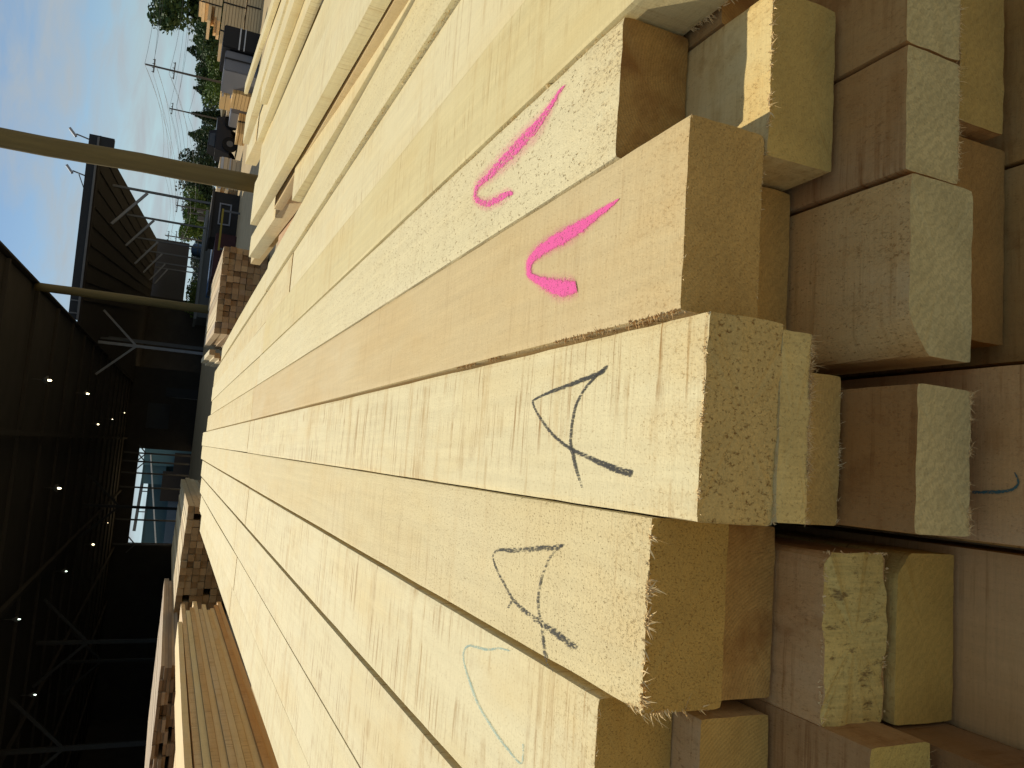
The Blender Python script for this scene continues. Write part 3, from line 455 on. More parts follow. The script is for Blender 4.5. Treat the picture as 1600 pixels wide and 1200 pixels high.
jj = low('fourth-layer timber with blue green crayon hook on its top', -.046, .148, .45, Z4, .1, (.50, .33, .18), E_BRN, 116, sw=W_STREAK)
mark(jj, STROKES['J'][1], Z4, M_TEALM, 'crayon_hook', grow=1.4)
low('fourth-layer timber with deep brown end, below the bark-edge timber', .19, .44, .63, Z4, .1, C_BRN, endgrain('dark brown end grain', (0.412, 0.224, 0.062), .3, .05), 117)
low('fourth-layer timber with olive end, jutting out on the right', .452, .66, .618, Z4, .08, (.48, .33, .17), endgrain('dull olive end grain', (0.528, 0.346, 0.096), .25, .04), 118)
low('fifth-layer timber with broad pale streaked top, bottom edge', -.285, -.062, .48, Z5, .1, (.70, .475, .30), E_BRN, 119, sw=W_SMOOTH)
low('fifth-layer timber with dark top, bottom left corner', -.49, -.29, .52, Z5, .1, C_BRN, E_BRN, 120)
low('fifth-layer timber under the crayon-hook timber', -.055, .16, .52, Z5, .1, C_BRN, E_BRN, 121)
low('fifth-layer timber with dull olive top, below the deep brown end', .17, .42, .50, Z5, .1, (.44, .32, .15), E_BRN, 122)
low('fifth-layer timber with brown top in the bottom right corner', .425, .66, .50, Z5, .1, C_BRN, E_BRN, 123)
# shaded inner timbers that fill the stack behind those ends
GI = 'shaded timbers deep in the stack'
k = 0
for (x0, x1) in ((-1.18, -.98), (-.97, -.75), (-.74, -.51), (.67, .86), (.87, 1.06), (1.065, 1.25)):
    for li, zt in enumerate((Z2, Z3, Z4, Z5)):
        k += 1
        timber('shaded timber deep in the main stack, below its top layer', x0, x1 - .006, .86 + .05 * ((k * 7) % 3), 5.4, zt - (.002 if x0 < .6 else .012), .098, C_TAN, W_PLAIN, E_YEL, 150 + k, 0, group=GI)
for (x0, x1, y1) in ((-1.18, -.98, 11.3), (.66, .87, 11.6), (.875, 1.07, 11.2), (1.08, 1.27, 10.4)):
    for li, zt in enumerate((Z2, Z3, Z4, Z5)):
        k += 1
        timber('shaded timber deep in the main stack, below its top layer', x0, x1 - .006, 5.45, y1 - .2 * li, zt - .012, .098, C_TAN, W_PLAIN, E_YEL, 150 + k, 0, group=GI)
for ci, (x0, x1) in enumerate(((1.265, 1.46), (1.47, 1.68), (1.69, 1.9), (1.91, 2.12), (2.13, 2.34), (2.35, 2.56))):
    for li, zt in enumerate((-.008, Z2, Z3, Z4, Z5)):
        if ci == 0 and li == 0: continue
        k += 1
        timber('hidden timber carrying the raised timbers on the right', x0, x1 - .006, .95 + .04 * ((k * 5) % 4), (3.7 if li == 0 else 3.95), zt - .013 * (li > 0), .097, C_TAN, W_PLAIN, E_YEL, 250 + k, 0, group='timbers carrying the raised timbers')
for y in (1.3, 4.6, 6.3, 9.8):
    timber('square bearer across the yard under the main stack', -1.2, 2.56 if y < 4 else 1.5, y, y + .1, -.551, .089, C_BRN, W_PLAIN, E_YEL, 200 + int(y), 0, group='bearers under the main stack', name='bearer', cat='bearer')

# ------------------------------------------------------------------ raised timbers lying skewed on the right of the stack
GR = 'skewed timbers lying on the right of the stack'
CL = (.775, .66, .37)
timber('narrow sunlit timber with tilted far end beside the raised pair', 1.262, 1.46, 1.2, 4.02, .016, T, CL, W_SMOOTH, E_YEL, 60, 1, .001, rise=.046, group=GR)
r0 = timber('tan furry plank, lower one of the raised pair', 1.283, 1.58, 2.04 - 1.6, 5.02 - 0, .052, .05, (.70, .53, .27), W_FUZZY, E_YEL, 61, 1, .002, az=4.3, group=GR)
r0.location = (1.283 + .14 - .12, .44, .004)
r1 = timber('long pale plank, upper one of the raised pair', 1.283, 1.58, .4, 5.67, .105, .05, C_CREAM, W_SMOOTH, E_YEL, 62, 1, .001, az=4.3, rise=.04, group=GR)
r1.location = (1.283 + .14 - .12, .40, .056)
def skew(label, xa, ya, xb, yb, wd, zt, th, seed, col=CL, back=2.4, rise=0.0):
    """left edge runs from (xa, ya) to its far tip (xb, yb); starts 'back' metres nearer"""
    d = Vector((xb - xa, yb - ya)).normalized(); L = (Vector((xb, yb)) - Vector((xa, ya))).length + back
    me = timber_mesh('timber', wd, th, L, W_SMOOTH, E_YEL, seed, 1, .0012, None, (0, 0), rise)
    o = link('timber', me); n = Vector((d.y, -d.x)); p = Vector((xa, ya)) - d * back + n * wd / 2
    o.location = (p.x, p.y, zt - th); o.rotation_euler = (0, 0, -math.atan2(d.x, d.y)); o.color = (*col, 1)
    return tag(o, label, 'timber', GR)
skew('broad greenish timber right of the raised pair', 1.571, 2.623, 2.03, 6.13, .27, .098, .05, 63, (.76, .65, .36))
skew('narrow pale plank stepped up behind the broad greenish timber', 1.93, 3.1, 2.28, 6.0, .21, .142, .045, 64)
u3 = skew('pale plank with a small pink dab near its far end', 2.06, 3.3, 2.30, 5.35, .25, .187, .044, 65)
skew('topmost pale plank on the right with squiggle marks', 2.20, 3.4, 2.58, 6.9, .24, .20, .05, 66, (.78, .67, .385))
skew('thin plank lying askew along the crest of the raised timbers', 2.42, 4.2, 3.02, 6.9, .09, .235, .03, 67)
skew('long timber jutting far out below the raised pair', 1.60, 5.6, 1.80, 7.74, .2, -.004, .1, 68, back=1.5)
skew('timber below the far jutting timber, ending short of the far pile', 1.72, 5.3, 2.02, 9.0, .3, -.112, .1, 69, C_TAN, 1.2)
skew('reddish shaded timber under the raised pair', 1.34, 4.6, 1.50, 6.3, .22, -.115, .1, 70, (.55, .33, .17), 1.5)
skew('pale timber end at the far right of the raised heap', 2.36, 5.5, 2.86, 8.2, .34, .10, .11, 71, back=1.2)
skew('greenish timber under the crest of the raised heap', 1.98, 5.2, 2.22, 6.5, .4, .05, .10, 72, (.74, .62, .34), 2.0)
skew('lower timber filling the right of the raised heap', 2.02, 4.0, 2.32, 7.4, .5, -.02, .1, 73, C_TAN, 2.0)
skew('bottom timber of the raised heap resting over the yard', 2.0, 4.0, 2.3, 8.6, .5, -.14, .1, 74, C_TAN, 2.0)
def dab(parent, wpt, r, mat, name='paint_dab'):
    mb = MB(); n = 14; rnd = random.Random(int(wpt[0] * 1000)); inv = parent.matrix_basis.inverted()
    mb.v.append(tuple(inv @ Vector(wpt)))
    for i in range(n):
        a = 2 * math.pi * i / n; q = .75 + .4 * rnd.random(); mb.v.append(tuple(inv @ Vector((wpt[0] + r * .5 * q * math.cos(a), wpt[1] + r * 2.2 * q * math.sin(a), wpt[2]))))
    for i in range(n): mb.f.append((0, 1 + i, 1 + (i + 1) % n)); mb.mi.append(0)
    return mb.build(name, mat, parent)
dab(u3, (2.07, 5.35, .1885), .02, M_PINK)
dab(r1, (1.575, 5.45, .147), .02, M_PINK)

# ------------------------------------------------------------------ other piles of lumber
def pile_ends(label, labtop, group, x0, x1, y0, L, ztop, rows, cols, cw, chh, cols_, em, seed, az=0.0, skewy=0.0, jit=.05, drop=0.08, sw=None, risex=0.0, label_side=None):
    """rows x cols of square-cut lumber whose near ends show; every piece is its own object"""
    rnd = random.Random(seed); protos = []
    for v in range(3):
        protos.append(timber_mesh('small timber', cw * .96, chh * .95, L * (1, .97, 1.02)[v], sw or W_PLAIN, em, seed * 10 + v, 0, .0, None, (0, 0)))
    d = Vector((math.sin(math.radians(az)), math.cos(math.radians(az)))); nrm = Vector((d.y, -d.x)); objs = []
    for r in range(rows):
        for c in range(cols):
            if rnd.random() < drop and 0 < r: continue
            top = (r == 0)
            o = link('small_timber', protos[rnd.randrange(3)])
            u = (c + .5) * cw + rnd.gauss(0, cw * .03); back = skewy * c * cw + abs(rnd.gauss(0, jit))
            o.location = (x0 + nrm.x * u + d.x * back, y0 + nrm.y * u + d.y * back, ztop - (r + 1) * chh + rnd.gauss(0, chh * .02) + risex * (cols - 1 - c))
            o.rotation_euler = (0, 0, -math.radians(az) + rnd.gauss(0, .004))
            q = rnd.uniform(.72, 1.12); cc = cols_[rnd.randrange(len(cols_))]; o.color = (cc[0] * q, cc[1] * q, cc[2] * q, 1)
            tag(o, labtop if top else (label_side if (label_side and c == 0) else label), 'lumber', group)
            objs.append(o)
    return objs
E_SHADE = endgrain('brown weathered end grain', (0.42, 0.29, 0.16), .35, .08)
g = E_SHADE  # ends take each piece's own tone
def endtone(name):
    g = G(name); v = g.coords(); k = g.math('ADD', .70, g.math('MULTIPLY', g.noise(v, (25, 25, 25), 4, .6), .6))
    c = g.mix(1.0, g.mix(1.0, g.oi.outputs['Color'], (.62, .50, .40), 'MULTIPLY'), k, 'MULTIPLY')
    g.put(g.b.inputs['Base Color'], c); g.b.inputs['Roughness'].default_value = .9; return g.m
E_TONE = endtone('toned end grain')
PC = [(.62, .48, .30), (.70, .56, .34), (.52, .37, .21), (.66, .50, .30), (.58, .46, .32)]
pile_ends('small square timber in the shaded end of the right-hand far pile', 'square timber in the sunlit top row of the right-hand far pile', 'square timbers of the right-hand far pile',
          1.70, 3.1, 12.75, 4.6, .055, 7, 15, .0915, .096, PC, E_TONE, 5, az=3.4, jit=.05, label_side='square timber along the sunlit left side of the right-hand far pile')
rnd = random.Random(3)
for i in range(6):
    o = timber('sunlit long timber leaning against the left side of the right-hand far pile', 1.50 - .01 * i, 1.59 - .01 * i, 14.1 + .35 * (i % 3), 18.6 + .5 * (i % 2), .045 - .098 * i, .092, (.70, .58, .36), W_PLAIN, E_TONE, 80 + i, 0, az=3.4, group='long timbers beside the right-hand far pile')
pile_ends('thick timber in the brown shaded end of the left far bundle', 'timber in the flat top row of the left far bundle, partly sunlit', 'timbers of the left far bundle',
          -2.85, -1.0, 13.6, 8.6, .125, 7, 17, .109, .1, [(.60, .43, .21), (.68, .52, .28), (.52, .36, .17), (.70, .55, .31)], E_TONE, 6, az=.2, skewy=-.18, jit=.04, drop=.05, risex=.002)
pile_ends('thin board in the ragged brown end of the far left pile', 'thin board on the top of the far left pile', 'thin boards of the far left pile',
          -5.3, -2.7, 10.45, 6.2, .305, 7, 17, .152, .042, [(.50, .35, .2), (.58, .43, .27), (.40, .27, .15)], E_TONE, 7, az=.4, jit=.12, drop=.06)
# the plank pile beside the main stack, seen along its right side
GV = 'planks of the pile beside the main stack'
VC = [(0.845, 0.614, 0.281), (0.769, 0.523, 0.234), (0.850, 0.648, 0.296), (0.743, 0.478, 0.187), (0.845, 0.592, 0.257), (0.794, 0.568, 0.265), (0.845, 0.625, 0.289), (0.820, 0.568, 0.234), (0.850, 0.637, 0.296), (0.705, 0.386, 0.125), (0.769, 0.478, 0.187), (0.640, 0.386, 0.156)]
for i in range(11):
    y1 = 11.5 + rnd.uniform(-.45, .45) - (.9 if i == 0 else 0)
    o = timber(['sunlit plank on the top right edge of the pile left of the main stack', 'sunlit warped plank second from the top of the pile left of the main stack'][i] if i < 2 else 'long plank showing its shaded edge in the pile left of the main stack',
               -2.27, -1.96 + rnd.uniform(-.012, .012), 1.6, y1, .175 - .0515 * i, .0495, VC[i], W_STREAK if i % 2 else W_PLAIN, E_TONE, 90 + i, 1, .001, az=-.9, bow=(rnd.uniform(-.02, .02), .012 if i == 0 else 0), group=None if i < 2 else GV)
    o.location.x -= .06
for i, (xw, ye) in enumerate(((.17, 8.7), (.16, 7.4), (.2, 6.6), (.2, 6.2))):
    xr = -2.285 - sum(q[0] for q in ((.17, 8.7), (.16, 7.4), (.2, 6.6), (.2, 6.2))[:i])
    for j in range(4):
        o = timber('plank lying flat on top of the pile left of the main stack' if j == 0 else 'plank under the top row of the pile left of the main stack', xr - xw + .006, xr, 1.8, ye + (rnd.uniform(-.2, .2) if j else 0), .172 - .0515 * j, .0495, VC[(i + j) % 9], W_PLAIN, E_TONE, 120 + i * 4 + j, 0, az=-.9,
               group='flat planks on top of the pile' if j == 0 else 'planks under the top row of that pile')
        o.location.x -= .06

# ------------------------------------------------------------------ poles
def pole(label, x, y, zb, zt, r0, r1, dx=0.0, col=(.135, .105, .04)):
    mb = MB(); n = 14; o3 = x * 3.1
    pts = [(x + dx * i / n + .02 * mnoise.noise(Vector((i * .5, o3, 0))), y, zb + (zt - zb) * i / n) for i in range(n + 1)]
    mb.tube([(p[0] - x, p[1] - y, p[2] - zb) for p in pts], [r0 + (r1 - r0) * i / n for i in range(n + 1)], 18)
    o = mb.build('wooden_pole', M_POLE, None, True); o.location = (x, y, zb)
    return tag(o, label, 'pole')
M_POLE = plain('treated pole wood', (.15, .115, .045), .8, .35, (14, 14, 1.2), bumpk=.4)
p_ = pole('tall thick olive brown wooden pole nearest the stack', 4.57, 14, -.64, 9.0, .158, .150, -.2)
pole('thin wooden pole under the eave of the dark shed', 5.13, 32, -.64, 5.48, .165, .155, 0)

# ------------------------------------------------------------------ the big dark open shed
M_DARK = plain('shade toned shed timber', (.05, .045, .039), .9, .3, (1.5, 1.5, 1.5))  # shed timber and sheeting: interior shade put into the colour against ground bounce
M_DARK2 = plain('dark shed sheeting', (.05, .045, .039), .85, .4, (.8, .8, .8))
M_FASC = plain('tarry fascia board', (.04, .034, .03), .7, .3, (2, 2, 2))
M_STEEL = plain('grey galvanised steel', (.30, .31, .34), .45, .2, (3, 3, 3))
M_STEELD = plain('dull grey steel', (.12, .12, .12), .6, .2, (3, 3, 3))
shed = thing('lumber_shed', 'huge dark open-sided lumber shed with tiny ceiling lights behind the stacks', 'shed', (0, 60, -.64))
ox, oy, oz = 0, 60, -.64
def spart(mb, name, mat, smooth=False, parent=shed, off=(ox, oy, oz)):
    mb.v = [(a - off[0], b - off[1], c - off[2]) for a, b, c in mb.v]; return mb.build(name, mat, parent, smooth)
def eavex(y): return 4.98 + (y - 22) * .0226
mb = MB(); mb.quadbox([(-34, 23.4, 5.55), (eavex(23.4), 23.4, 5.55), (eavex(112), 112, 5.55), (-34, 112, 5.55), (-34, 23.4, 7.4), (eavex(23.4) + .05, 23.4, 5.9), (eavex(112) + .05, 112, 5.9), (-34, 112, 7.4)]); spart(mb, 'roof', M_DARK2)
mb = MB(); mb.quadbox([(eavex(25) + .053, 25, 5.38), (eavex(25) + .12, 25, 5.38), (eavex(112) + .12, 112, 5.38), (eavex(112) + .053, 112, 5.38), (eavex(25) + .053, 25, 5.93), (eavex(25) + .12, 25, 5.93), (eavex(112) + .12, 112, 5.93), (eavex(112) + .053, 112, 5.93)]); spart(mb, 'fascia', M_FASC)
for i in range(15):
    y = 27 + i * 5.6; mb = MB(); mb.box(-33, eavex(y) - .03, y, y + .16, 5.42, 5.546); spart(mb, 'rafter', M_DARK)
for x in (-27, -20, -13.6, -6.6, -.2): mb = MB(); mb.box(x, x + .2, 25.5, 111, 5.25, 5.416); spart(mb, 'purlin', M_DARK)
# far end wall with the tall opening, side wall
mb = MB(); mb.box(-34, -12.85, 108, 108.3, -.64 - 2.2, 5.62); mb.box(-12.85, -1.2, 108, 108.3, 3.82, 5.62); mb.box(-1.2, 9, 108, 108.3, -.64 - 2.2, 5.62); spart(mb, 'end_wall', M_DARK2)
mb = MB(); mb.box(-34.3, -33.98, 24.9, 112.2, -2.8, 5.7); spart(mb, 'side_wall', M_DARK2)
for (x, br) in ((-1.78, 1), (-2.82, 1), (-4.25, 0), (-6.0, 0), (-9.95, 0), (-12.95, 1)):
    mb = MB(); mb.box(x - .10, x + .10, 107, 107.2, -2.2, 5.5); q = spart(mb, 'post', M_STEELD)
    if br:
        m2 = MB(); m2.bar((x, 107.1, 3.0), (x + 1.0, 107.1, 3.9), .14); m2.bar((x, 107.1, 3.0), (x - 1.0, 107.1, 3.9), .14); spart(m2, 'brace', M_STEELD, False, q)
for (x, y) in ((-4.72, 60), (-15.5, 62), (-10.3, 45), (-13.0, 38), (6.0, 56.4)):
    mb = MB(); mb.box(x - .09, x + .09, y - .09, y + .09, -1.2, 5.4); lit = x > 0; q = spart(mb, 'post', M_STEEL if lit else plain('shade toned shed post', (.035, .034, .032), .7))  # inner posts: shade put into a near-black colour; the outer post keeps grey steel
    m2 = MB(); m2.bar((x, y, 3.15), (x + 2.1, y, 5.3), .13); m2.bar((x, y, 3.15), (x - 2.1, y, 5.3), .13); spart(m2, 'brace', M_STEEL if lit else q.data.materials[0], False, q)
mb = MB(); mb.box(6.25, 6.38, 56.6, 56.73, -1.2, 5.3); mb.box(6.6, 6.7, 58.6, 58.7, -1.2, 5.0); spart(mb, 'downpipe', M_STEELD)
# dim things along the far wall
mb = MB(); mb.box(1.2, 3.9, 92, 92.6, .8, 3.0); spart(mb, 'wall_panel', plain('faded grey panel', (.07, .07, .07), .8))
mb = MB(); mb.box(4.6, 5.6, 90, 91, -2.2, 1.4); spart(mb, 'wall_cupboard', plain('dim cupboard', (.05, .05, .052), .7))
M_BULB = emit('lamp glow', (1.0, .84, .5), 8.0); M_BULBC = emit('cool lamp glow', (.8, 1.0, .8), 4.0)
lamps = [(1.96, 34.3, .15, 'warm ceiling lamp nearest the shed eave'), (2.26, 49, .16, 'warm ceiling lamp second along the row by the eave'), (.73, 58.4, .13, 'small ceiling lamp third along the row by the eave'), (1.4, 71.6, .09, 'tiny distant ceiling lamp above the right of the bright opening'),
         (2.46, 87.8, .08, 'very faint ceiling lamp at the far end of the eave row'), (-2.56, 41.7, .17, 'warm ceiling lamp above the bright shed opening'), (-8.2, 67.2, .19, 'warm ceiling lamp level with the left side of the opening'),
         (-7.6, 50, .12, 'cool ceiling lamp left of the opening, third row'), (-7.1, 34.9, .10, 'cool ceiling lamp high on the left of the shed'), (-12.2, 43, .12, 'cool ceiling lamp nearest the left picture edge'), (-8.1, 83, .06, 'faint ceiling lamp just over the opening')]
for (x, y, s, lab) in lamps:
    t = thing('ceiling_lamp', lab, 'lamp', (x, y, 5.0), 0, 'shed ceiling lamps')
    mb = MB(); mb.tube([(0, 0, .0), (0, 0, .12), (0, 0, .2)], [s * 1.2, s * .7, .03], 10); mb.tube([(0, 0, .2), (0, 0, .54)], [.012, .012], 6); mb.build('lamp_shade', M_STEELD, t, True)
    mb = MB(); mb.tube([(0, 0, -s * .9), (0, 0, -s * .5), (0, 0, .02)], [s * .08, s * .25, s * .20], 10); mb.build('bulb', M_BULBC if 'cool' in lab else M_BULB, t, True)

# teal building seen through the opening
teal = thing('teal_building', 'teal clad mill building seen through the shed opening', 'building', (-6, 150, -4))
TO = (-6, 150, -4)
M_TEAL = plain('teal cladding', (.075, .16, .185), .5, .12, (.5, 6, .2)); M_TEALD = plain('dark teal cladding', (.045, .10, .12), .5, .12, (.5, 6, .2)); M_WH = plain('pale trim', (.6, .62, .6), .5, .1)
mb = MB(); mb.box(-19, -1.0, 150, 160, -5, 2.9); spart(mb, 'wall', M_TEALD, False, teal, TO)
mb = MB(); mb.box(-7.6, -1.8, 148, 157, .5, 4.0); mb.box(-4.4, -1.2, 147, 150, -5, 4.2); spart(mb, 'tower', M_TEAL, False, teal, TO)
mb = MB(); mb.bar((-2.6, 146.9, 3.2), (-18.5, 146.9, .6), .22); spart(mb, 'pale_trim', M_WH, False, teal, TO)
mb = MB(); mb.box(-19.2, -5.5, 149.8, 160.2, 2.9, 3.1); mb.box(-7.8, -1.2, 147.8, 157.2, 4.0, 4.2); spart(mb, 'roof', M_TEALD, False, teal, TO)
mb = MB(); mb.bar((-6.8, 149.5, 4.0), (-15.8, 149.5, 4.4), .5); mb.bar((-9, 149.5, 2.8), (-9, 149.5, 4.2), .18); mb.bar((-12.5, 149.5, 2.8), (-12.5, 149.5, 4.3), .18); spart(mb, 'roof_conveyor', M_STEELD, False, teal, TO)
mb = MB(); mb.box(-20, -9.5, 146, 147.4, -5, -.4); spart(mb, 'lower_annex', plain('blue grey cladding', (.06, .10, .15), .5), False, teal, TO)

mb = MB(); mb.box(-10.2, -5.2, 145, 145.8, -5, .95); mb.box(-5.2, -2.0, 145, 145.8, -5, -.6); spart(mb, 'dark_annex', plain('dark annex', (.025, .022, .02), .8, .3), False, teal, TO)

# ------------------------------------------------------------------ the long canopy on the right with its row of steel posts
can = thing('loading_canopy', 'long dark roofed canopy on grey steel posts running away to the right', 'canopy', (15, 60, -.64)); CO = (15, 60, -.64)
M_SOFF = plain('dark brown soffit boards', (.030, .025, .021), .85, .4, (1.2, .4, 1)); M_RIM = plain('dark blue grey roof edge', (.018, .020, .023), .6)
def cedge(t): return (15.4 + t * 13.1, 44.9 + t * 77.0)       # right edge of the canopy
zc_ = 5.45
mb = MB(); a = cedge(0); b = cedge(1.0)
mb.quadbox([(5.66, 46, zc_), (a[0], a[1], zc_), (b[0], b[1], zc_ - .35), (7.4, 123, zc_), (5.66, 46, zc_ + .12), (a[0], a[1], zc_ + .12), (b[0], b[1], zc_ - .2), (7.4, 123, zc_ + .14)]); spart(mb, 'roof', M_SOFF, False, can, CO)
mb = MB(); mb.quadbox([(5.9, 45.9, zc_ + .124), (a[0] + .1, a[1] - .12, zc_ + .124), (a[0] + .1, a[1] - .02, zc_ + .124), (5.9, 46.0, zc_ + .124), (5.9, 45.9, zc_ + .55), (a[0] + .1, a[1] - .12, zc_ + .55), (a[0] + .1, a[1] - .02, zc_ + .55), (5.9, 46.0, zc_ + .55)]); spart(mb, 'fascia', M_RIM, False, can, CO)
mb = MB()
for i in range(15): x = 6.2 + i * .66; mb.box(x, x + .06, 45.74, 45.87 - (i / 15) * 1.0, zc_ + .14, zc_ + .5)
mb.bar((5.9, 45.75, zc_ + .1), (a[0], a[1] - .2, zc_ + .1), .1); spart(mb, 'fascia_rib', M_STEELD, False, can, CO)
mb = MB(); mb.bar((a[0] - .1, a[1], zc_ + .1), (a[0] - .25, a[1] + 2.2, zc_ - .75), .5, .18); mb.box(a[0] - .6, a[0] + .1, a[1] - .1, a[1] + .3, zc_ - .62, zc_ + .1); spart(mb, 'edge_bracket', M_RIM, False, can, CO)
for i in range(9):
    x = 7 + i * 1.0; mb = MB(); t1 = 1.0; mb.quadbox([(x, 46.2, zc_ - .05), (x + .1, 46.2, zc_ - .05), (x + 11 * t1 + .1, 121, zc_ - .41), (x + 11 * t1, 121, zc_ - .41), (x, 46.2, zc_ - .003), (x + .1, 46.2, zc_ - .003), (x + 11 * t1 + .1, 121, zc_ - .36), (x + 11 * t1, 121, zc_ - .36)]); spart(mb, 'soffit_beam', M_SOFF, False, can, CO)
M_POST = plain('painted steel post', (.16, .165, .17), .5, .15)
for i, (x, y) in enumerate(((14.99, 51.58), (16.45, 63.47), (17.55, 75.0), (19.6, 89.0), (21.7, 104.0), (23.9, 118))):
    mb = MB(); w_ = .13 + .004 * i; mb.box(x - w_ / 2, x + w_ / 2, y - w_ / 2, y + w_ / 2, -3.5, zc_ - .15 - (y - 46) * .0047); q = spart(mb, 'post', M_POST, False, can, CO)
    m2 = MB(); m2.bar((x - .09, y, 3.35), (x - 2.35, y, zc_ - .35 - (y - 46) * .0047), .15); spart(m2, 'brace', M_STEEL, False, q, CO)
mb = MB(); mb.box(20.5, 29.3, 123.5, 126, .9, 5.4); spart(mb, 'end_gable', plain('weathered grey boards', (.07, .065, .06), .8, .3), False, can, CO)
# dim wall at the back of the canopy
mb = MB(); mb.box(6.1, 20.45, 122, 122.4, -4, 5.52); spart(mb, 'back_wall', M_DARK2, False, can, CO)
for (x, y, z, a_, lab) in ((15.3, 45.2, 5.98, .0, 'floodlight on the near corner of the canopy roof'), (13.45, 45.6, 5.98, -.35, 'tilted floodlight on a braced pole over the canopy edge'), (12.2, 45.7, 5.6, -.35, 'short floodlight low on the canopy edge')):
    t = thing('floodlight', lab, 'floodlight', (x, y, z), 0)
    h = .66 if 'short' not in lab else .12
    mb = MB(); mb.bar((0, 0, -.1), (.18, 0, h), .06)
    if 'braced' in lab: mb.bar((-.75, 0, 0), (.05, 0, .35), .05)
    mb.build('bracket_pole', M_STEELD, t)
    mb = MB(); mb.bar((.05, 0, h), (.42, 0, h + .33 + a_ * .1), .2, .12); mb.build('lamp_head', M_STEEL, t)

# ------------------------------------------------------------------ bundles of lumber on the right of the yard
M_BOARD = plain('stacked board faces', (.5, .36, .2), .85, .22, (.5, 3, 40), useobj=True); M_STRAP = plain('dark strapping', (.02, .018, .016), .6)
M_WRAPB = plain('black lumber wrap', (.012, .012, .014), .45, .3, (2, 2, 2)); M_WRAPG = plain('grey lumber wrap', (.17, .18, .21), .55, .15, (1.5, 1.5, 1.5)); M_WRAPW = plain('pale wrap band', (.55, .56, .58), .5)
def bundle(label, x0, x1, y, dep, z0, z1, col, straps=3, rag=0.0, mat=None, seed=1, rows=6, bands=()):
    rnd = random.Random(seed); t = thing('lumber_bundle', label, 'lumber bundle', ((x0 + x1) / 2, y, z0), 0)
    hw = (x1 - x0) / 2; h = z1 - z0
    if mat is None:
        mb = MB(); rh = h / rows
        for r in range(rows):
            xl = -hw + (rnd.random() * rag); mb.box(xl, hw - rnd.random() * rag * .3, rnd.uniform(-.012, .012), dep, r * rh + .004, (r + 1) * rh - .006)
        o = mb.build('boards', M_BOARD, t); o.color = (*col, 1)
    else:
        mb = MB(); mb.box(-hw, hw, 0, dep, 0, h); o = mb.build('wrap', mat, t)
        bm = bmesh.new(); bm.from_mesh(o.data); bmesh.ops.bevel(bm, geom=bm.edges[:], offset=.025, segments=2, affect='EDGES'); bm.to_mesh(o.data); bm.free()
    for i in range(straps):
        u = -hw + (i + .55) * 2 * hw / max(1, straps); mb = MB(); mb.box(u, u + .035, -.03, -.016, .0, h); mb.box(u, u + .035, -.03, dep, h + .003, h + .012); mb.build('strap', M_STRAP, t)
    for (b0, b1) in bands:
        mb = MB(); mb.box(-hw - .004, hw * .98, -.022, -.006, h * b0, h * b1); mb.build('pale_band', M_WRAPW, t)
    return t
TANB = (.82, .60, .33); ORB = (.72, .49, .22); PALB = (.72, .58, .38)
bundle('top tier bundle of tan boards with ragged end at the right picture edge', 12.45, 16.2, 24, 1.2, .455, 1.10, TANB, 4, .75, None, 1, 7)
bundle('middle tier bundle of tan boards with ragged left end', 11.75, 16.2, 24, 1.2, -.20, .425, (.80, .585, .32), 5, .25, None, 2, 7)
bundle('bottom tier bundle of tan boards on the yard', 11.9, 16.2, 24, 1.2, -.638, -.23, TANB, 5, .2, None, 3, 5)
bundle('tall stack wrapped in black sheeting in front of the tan bundles', 10.72, 11.35, 21.8, 1.6, -.638, .34, None, 0, 0, M_WRAPB, 4, bands=((.55, .585), (.42, .45)))
bundle('grey wrapped bundle beside the black one', 10.12, 10.70, 21.9, 1.5, -.638, .24, None, 1, 0, M_WRAPG, 5)
bundle('tan bundle with white bands behind the grey wrapped one', 10.95, 11.75, 25.6, 1.2, -.64, .20, ORB, 0, .1, None, 6, 5, bands=((.9, .95), (.62, .67), (.5, .54)))
bundle('orange boards stacked low, left of the grey wrapped bundle', 10.0, 10.78, 23, 1.1, -.64, -.08, ORB, 0, .03, None, 7, 6)
bundle('blue grey wrapped bundle in the middle distance', 10.05, 10.85, 24.5, 1.2, -.64, -.13, None, 1, 0, M_WRAPG, 8)
bundle('white banded bundle behind the blue grey one', 12.1, 13.2, 30, 1.2, -.64, -.12, PALB, 0, .1, None, 9, 4, bands=((.72, .8), (.3, .36)))
bundle('small orange bundle beside the dark loader', 9.4, 10.05, 24.4, 1.0, -.64, -.36, ORB, 1, .03, None, 10, 4)
bundle('pale bundle with white bands between loader and thick pole', 8.1, 9.15, 26, 1.2, -.64, .0, PALB, 1, .08, None, 11, 5, bands=((.8, .92), (.45, .52)))
bundle('orange and white bundle beside the thick pole', 7.45, 8.05, 26.4, 1.2, -.64, -.08, ORB, 1, .05, None, 12, 5, bands=((.85, .93), (.4, .47)))
# dark wheel loader
ld = thing('wheel_loader', 'dark wheel loader parked between the bundles', 'loader', (11.65, 31, -.64)); ld.scale = (.72, .72, .76); M_LD = plain('dark machine paint', (.014, .014, .016), .35, .2); M_TYRE = plain('tyre rubber', (.012, .012, .012), .9); M_OLV = plain('olive load', (.12, .095, .045), .8)
mb = MB(); mb.quadbox([(-1.2, -1, .35), (.9, -1, .35), (.9, 1, .35), (-1.2, 1, .35), (-1.0, -.9, 1.0), (.7, -.9, 1.05), (.7, .9, 1.05), (-1.0, .9, 1.0)]); mb.build('body', M_LD, ld)
mb = MB(); mb.quadbox([(-.9, -.7, 1.0), (.1, -.7, 1.0), (.1, .7, 1.0), (-.9, .7, 1.0), (-.8, -.6, 1.35), (0, -.6, 1.35), (0, .6, 1.35), (-.8, .6, 1.35)]); cb = mb.build('cab', M_LD, ld)
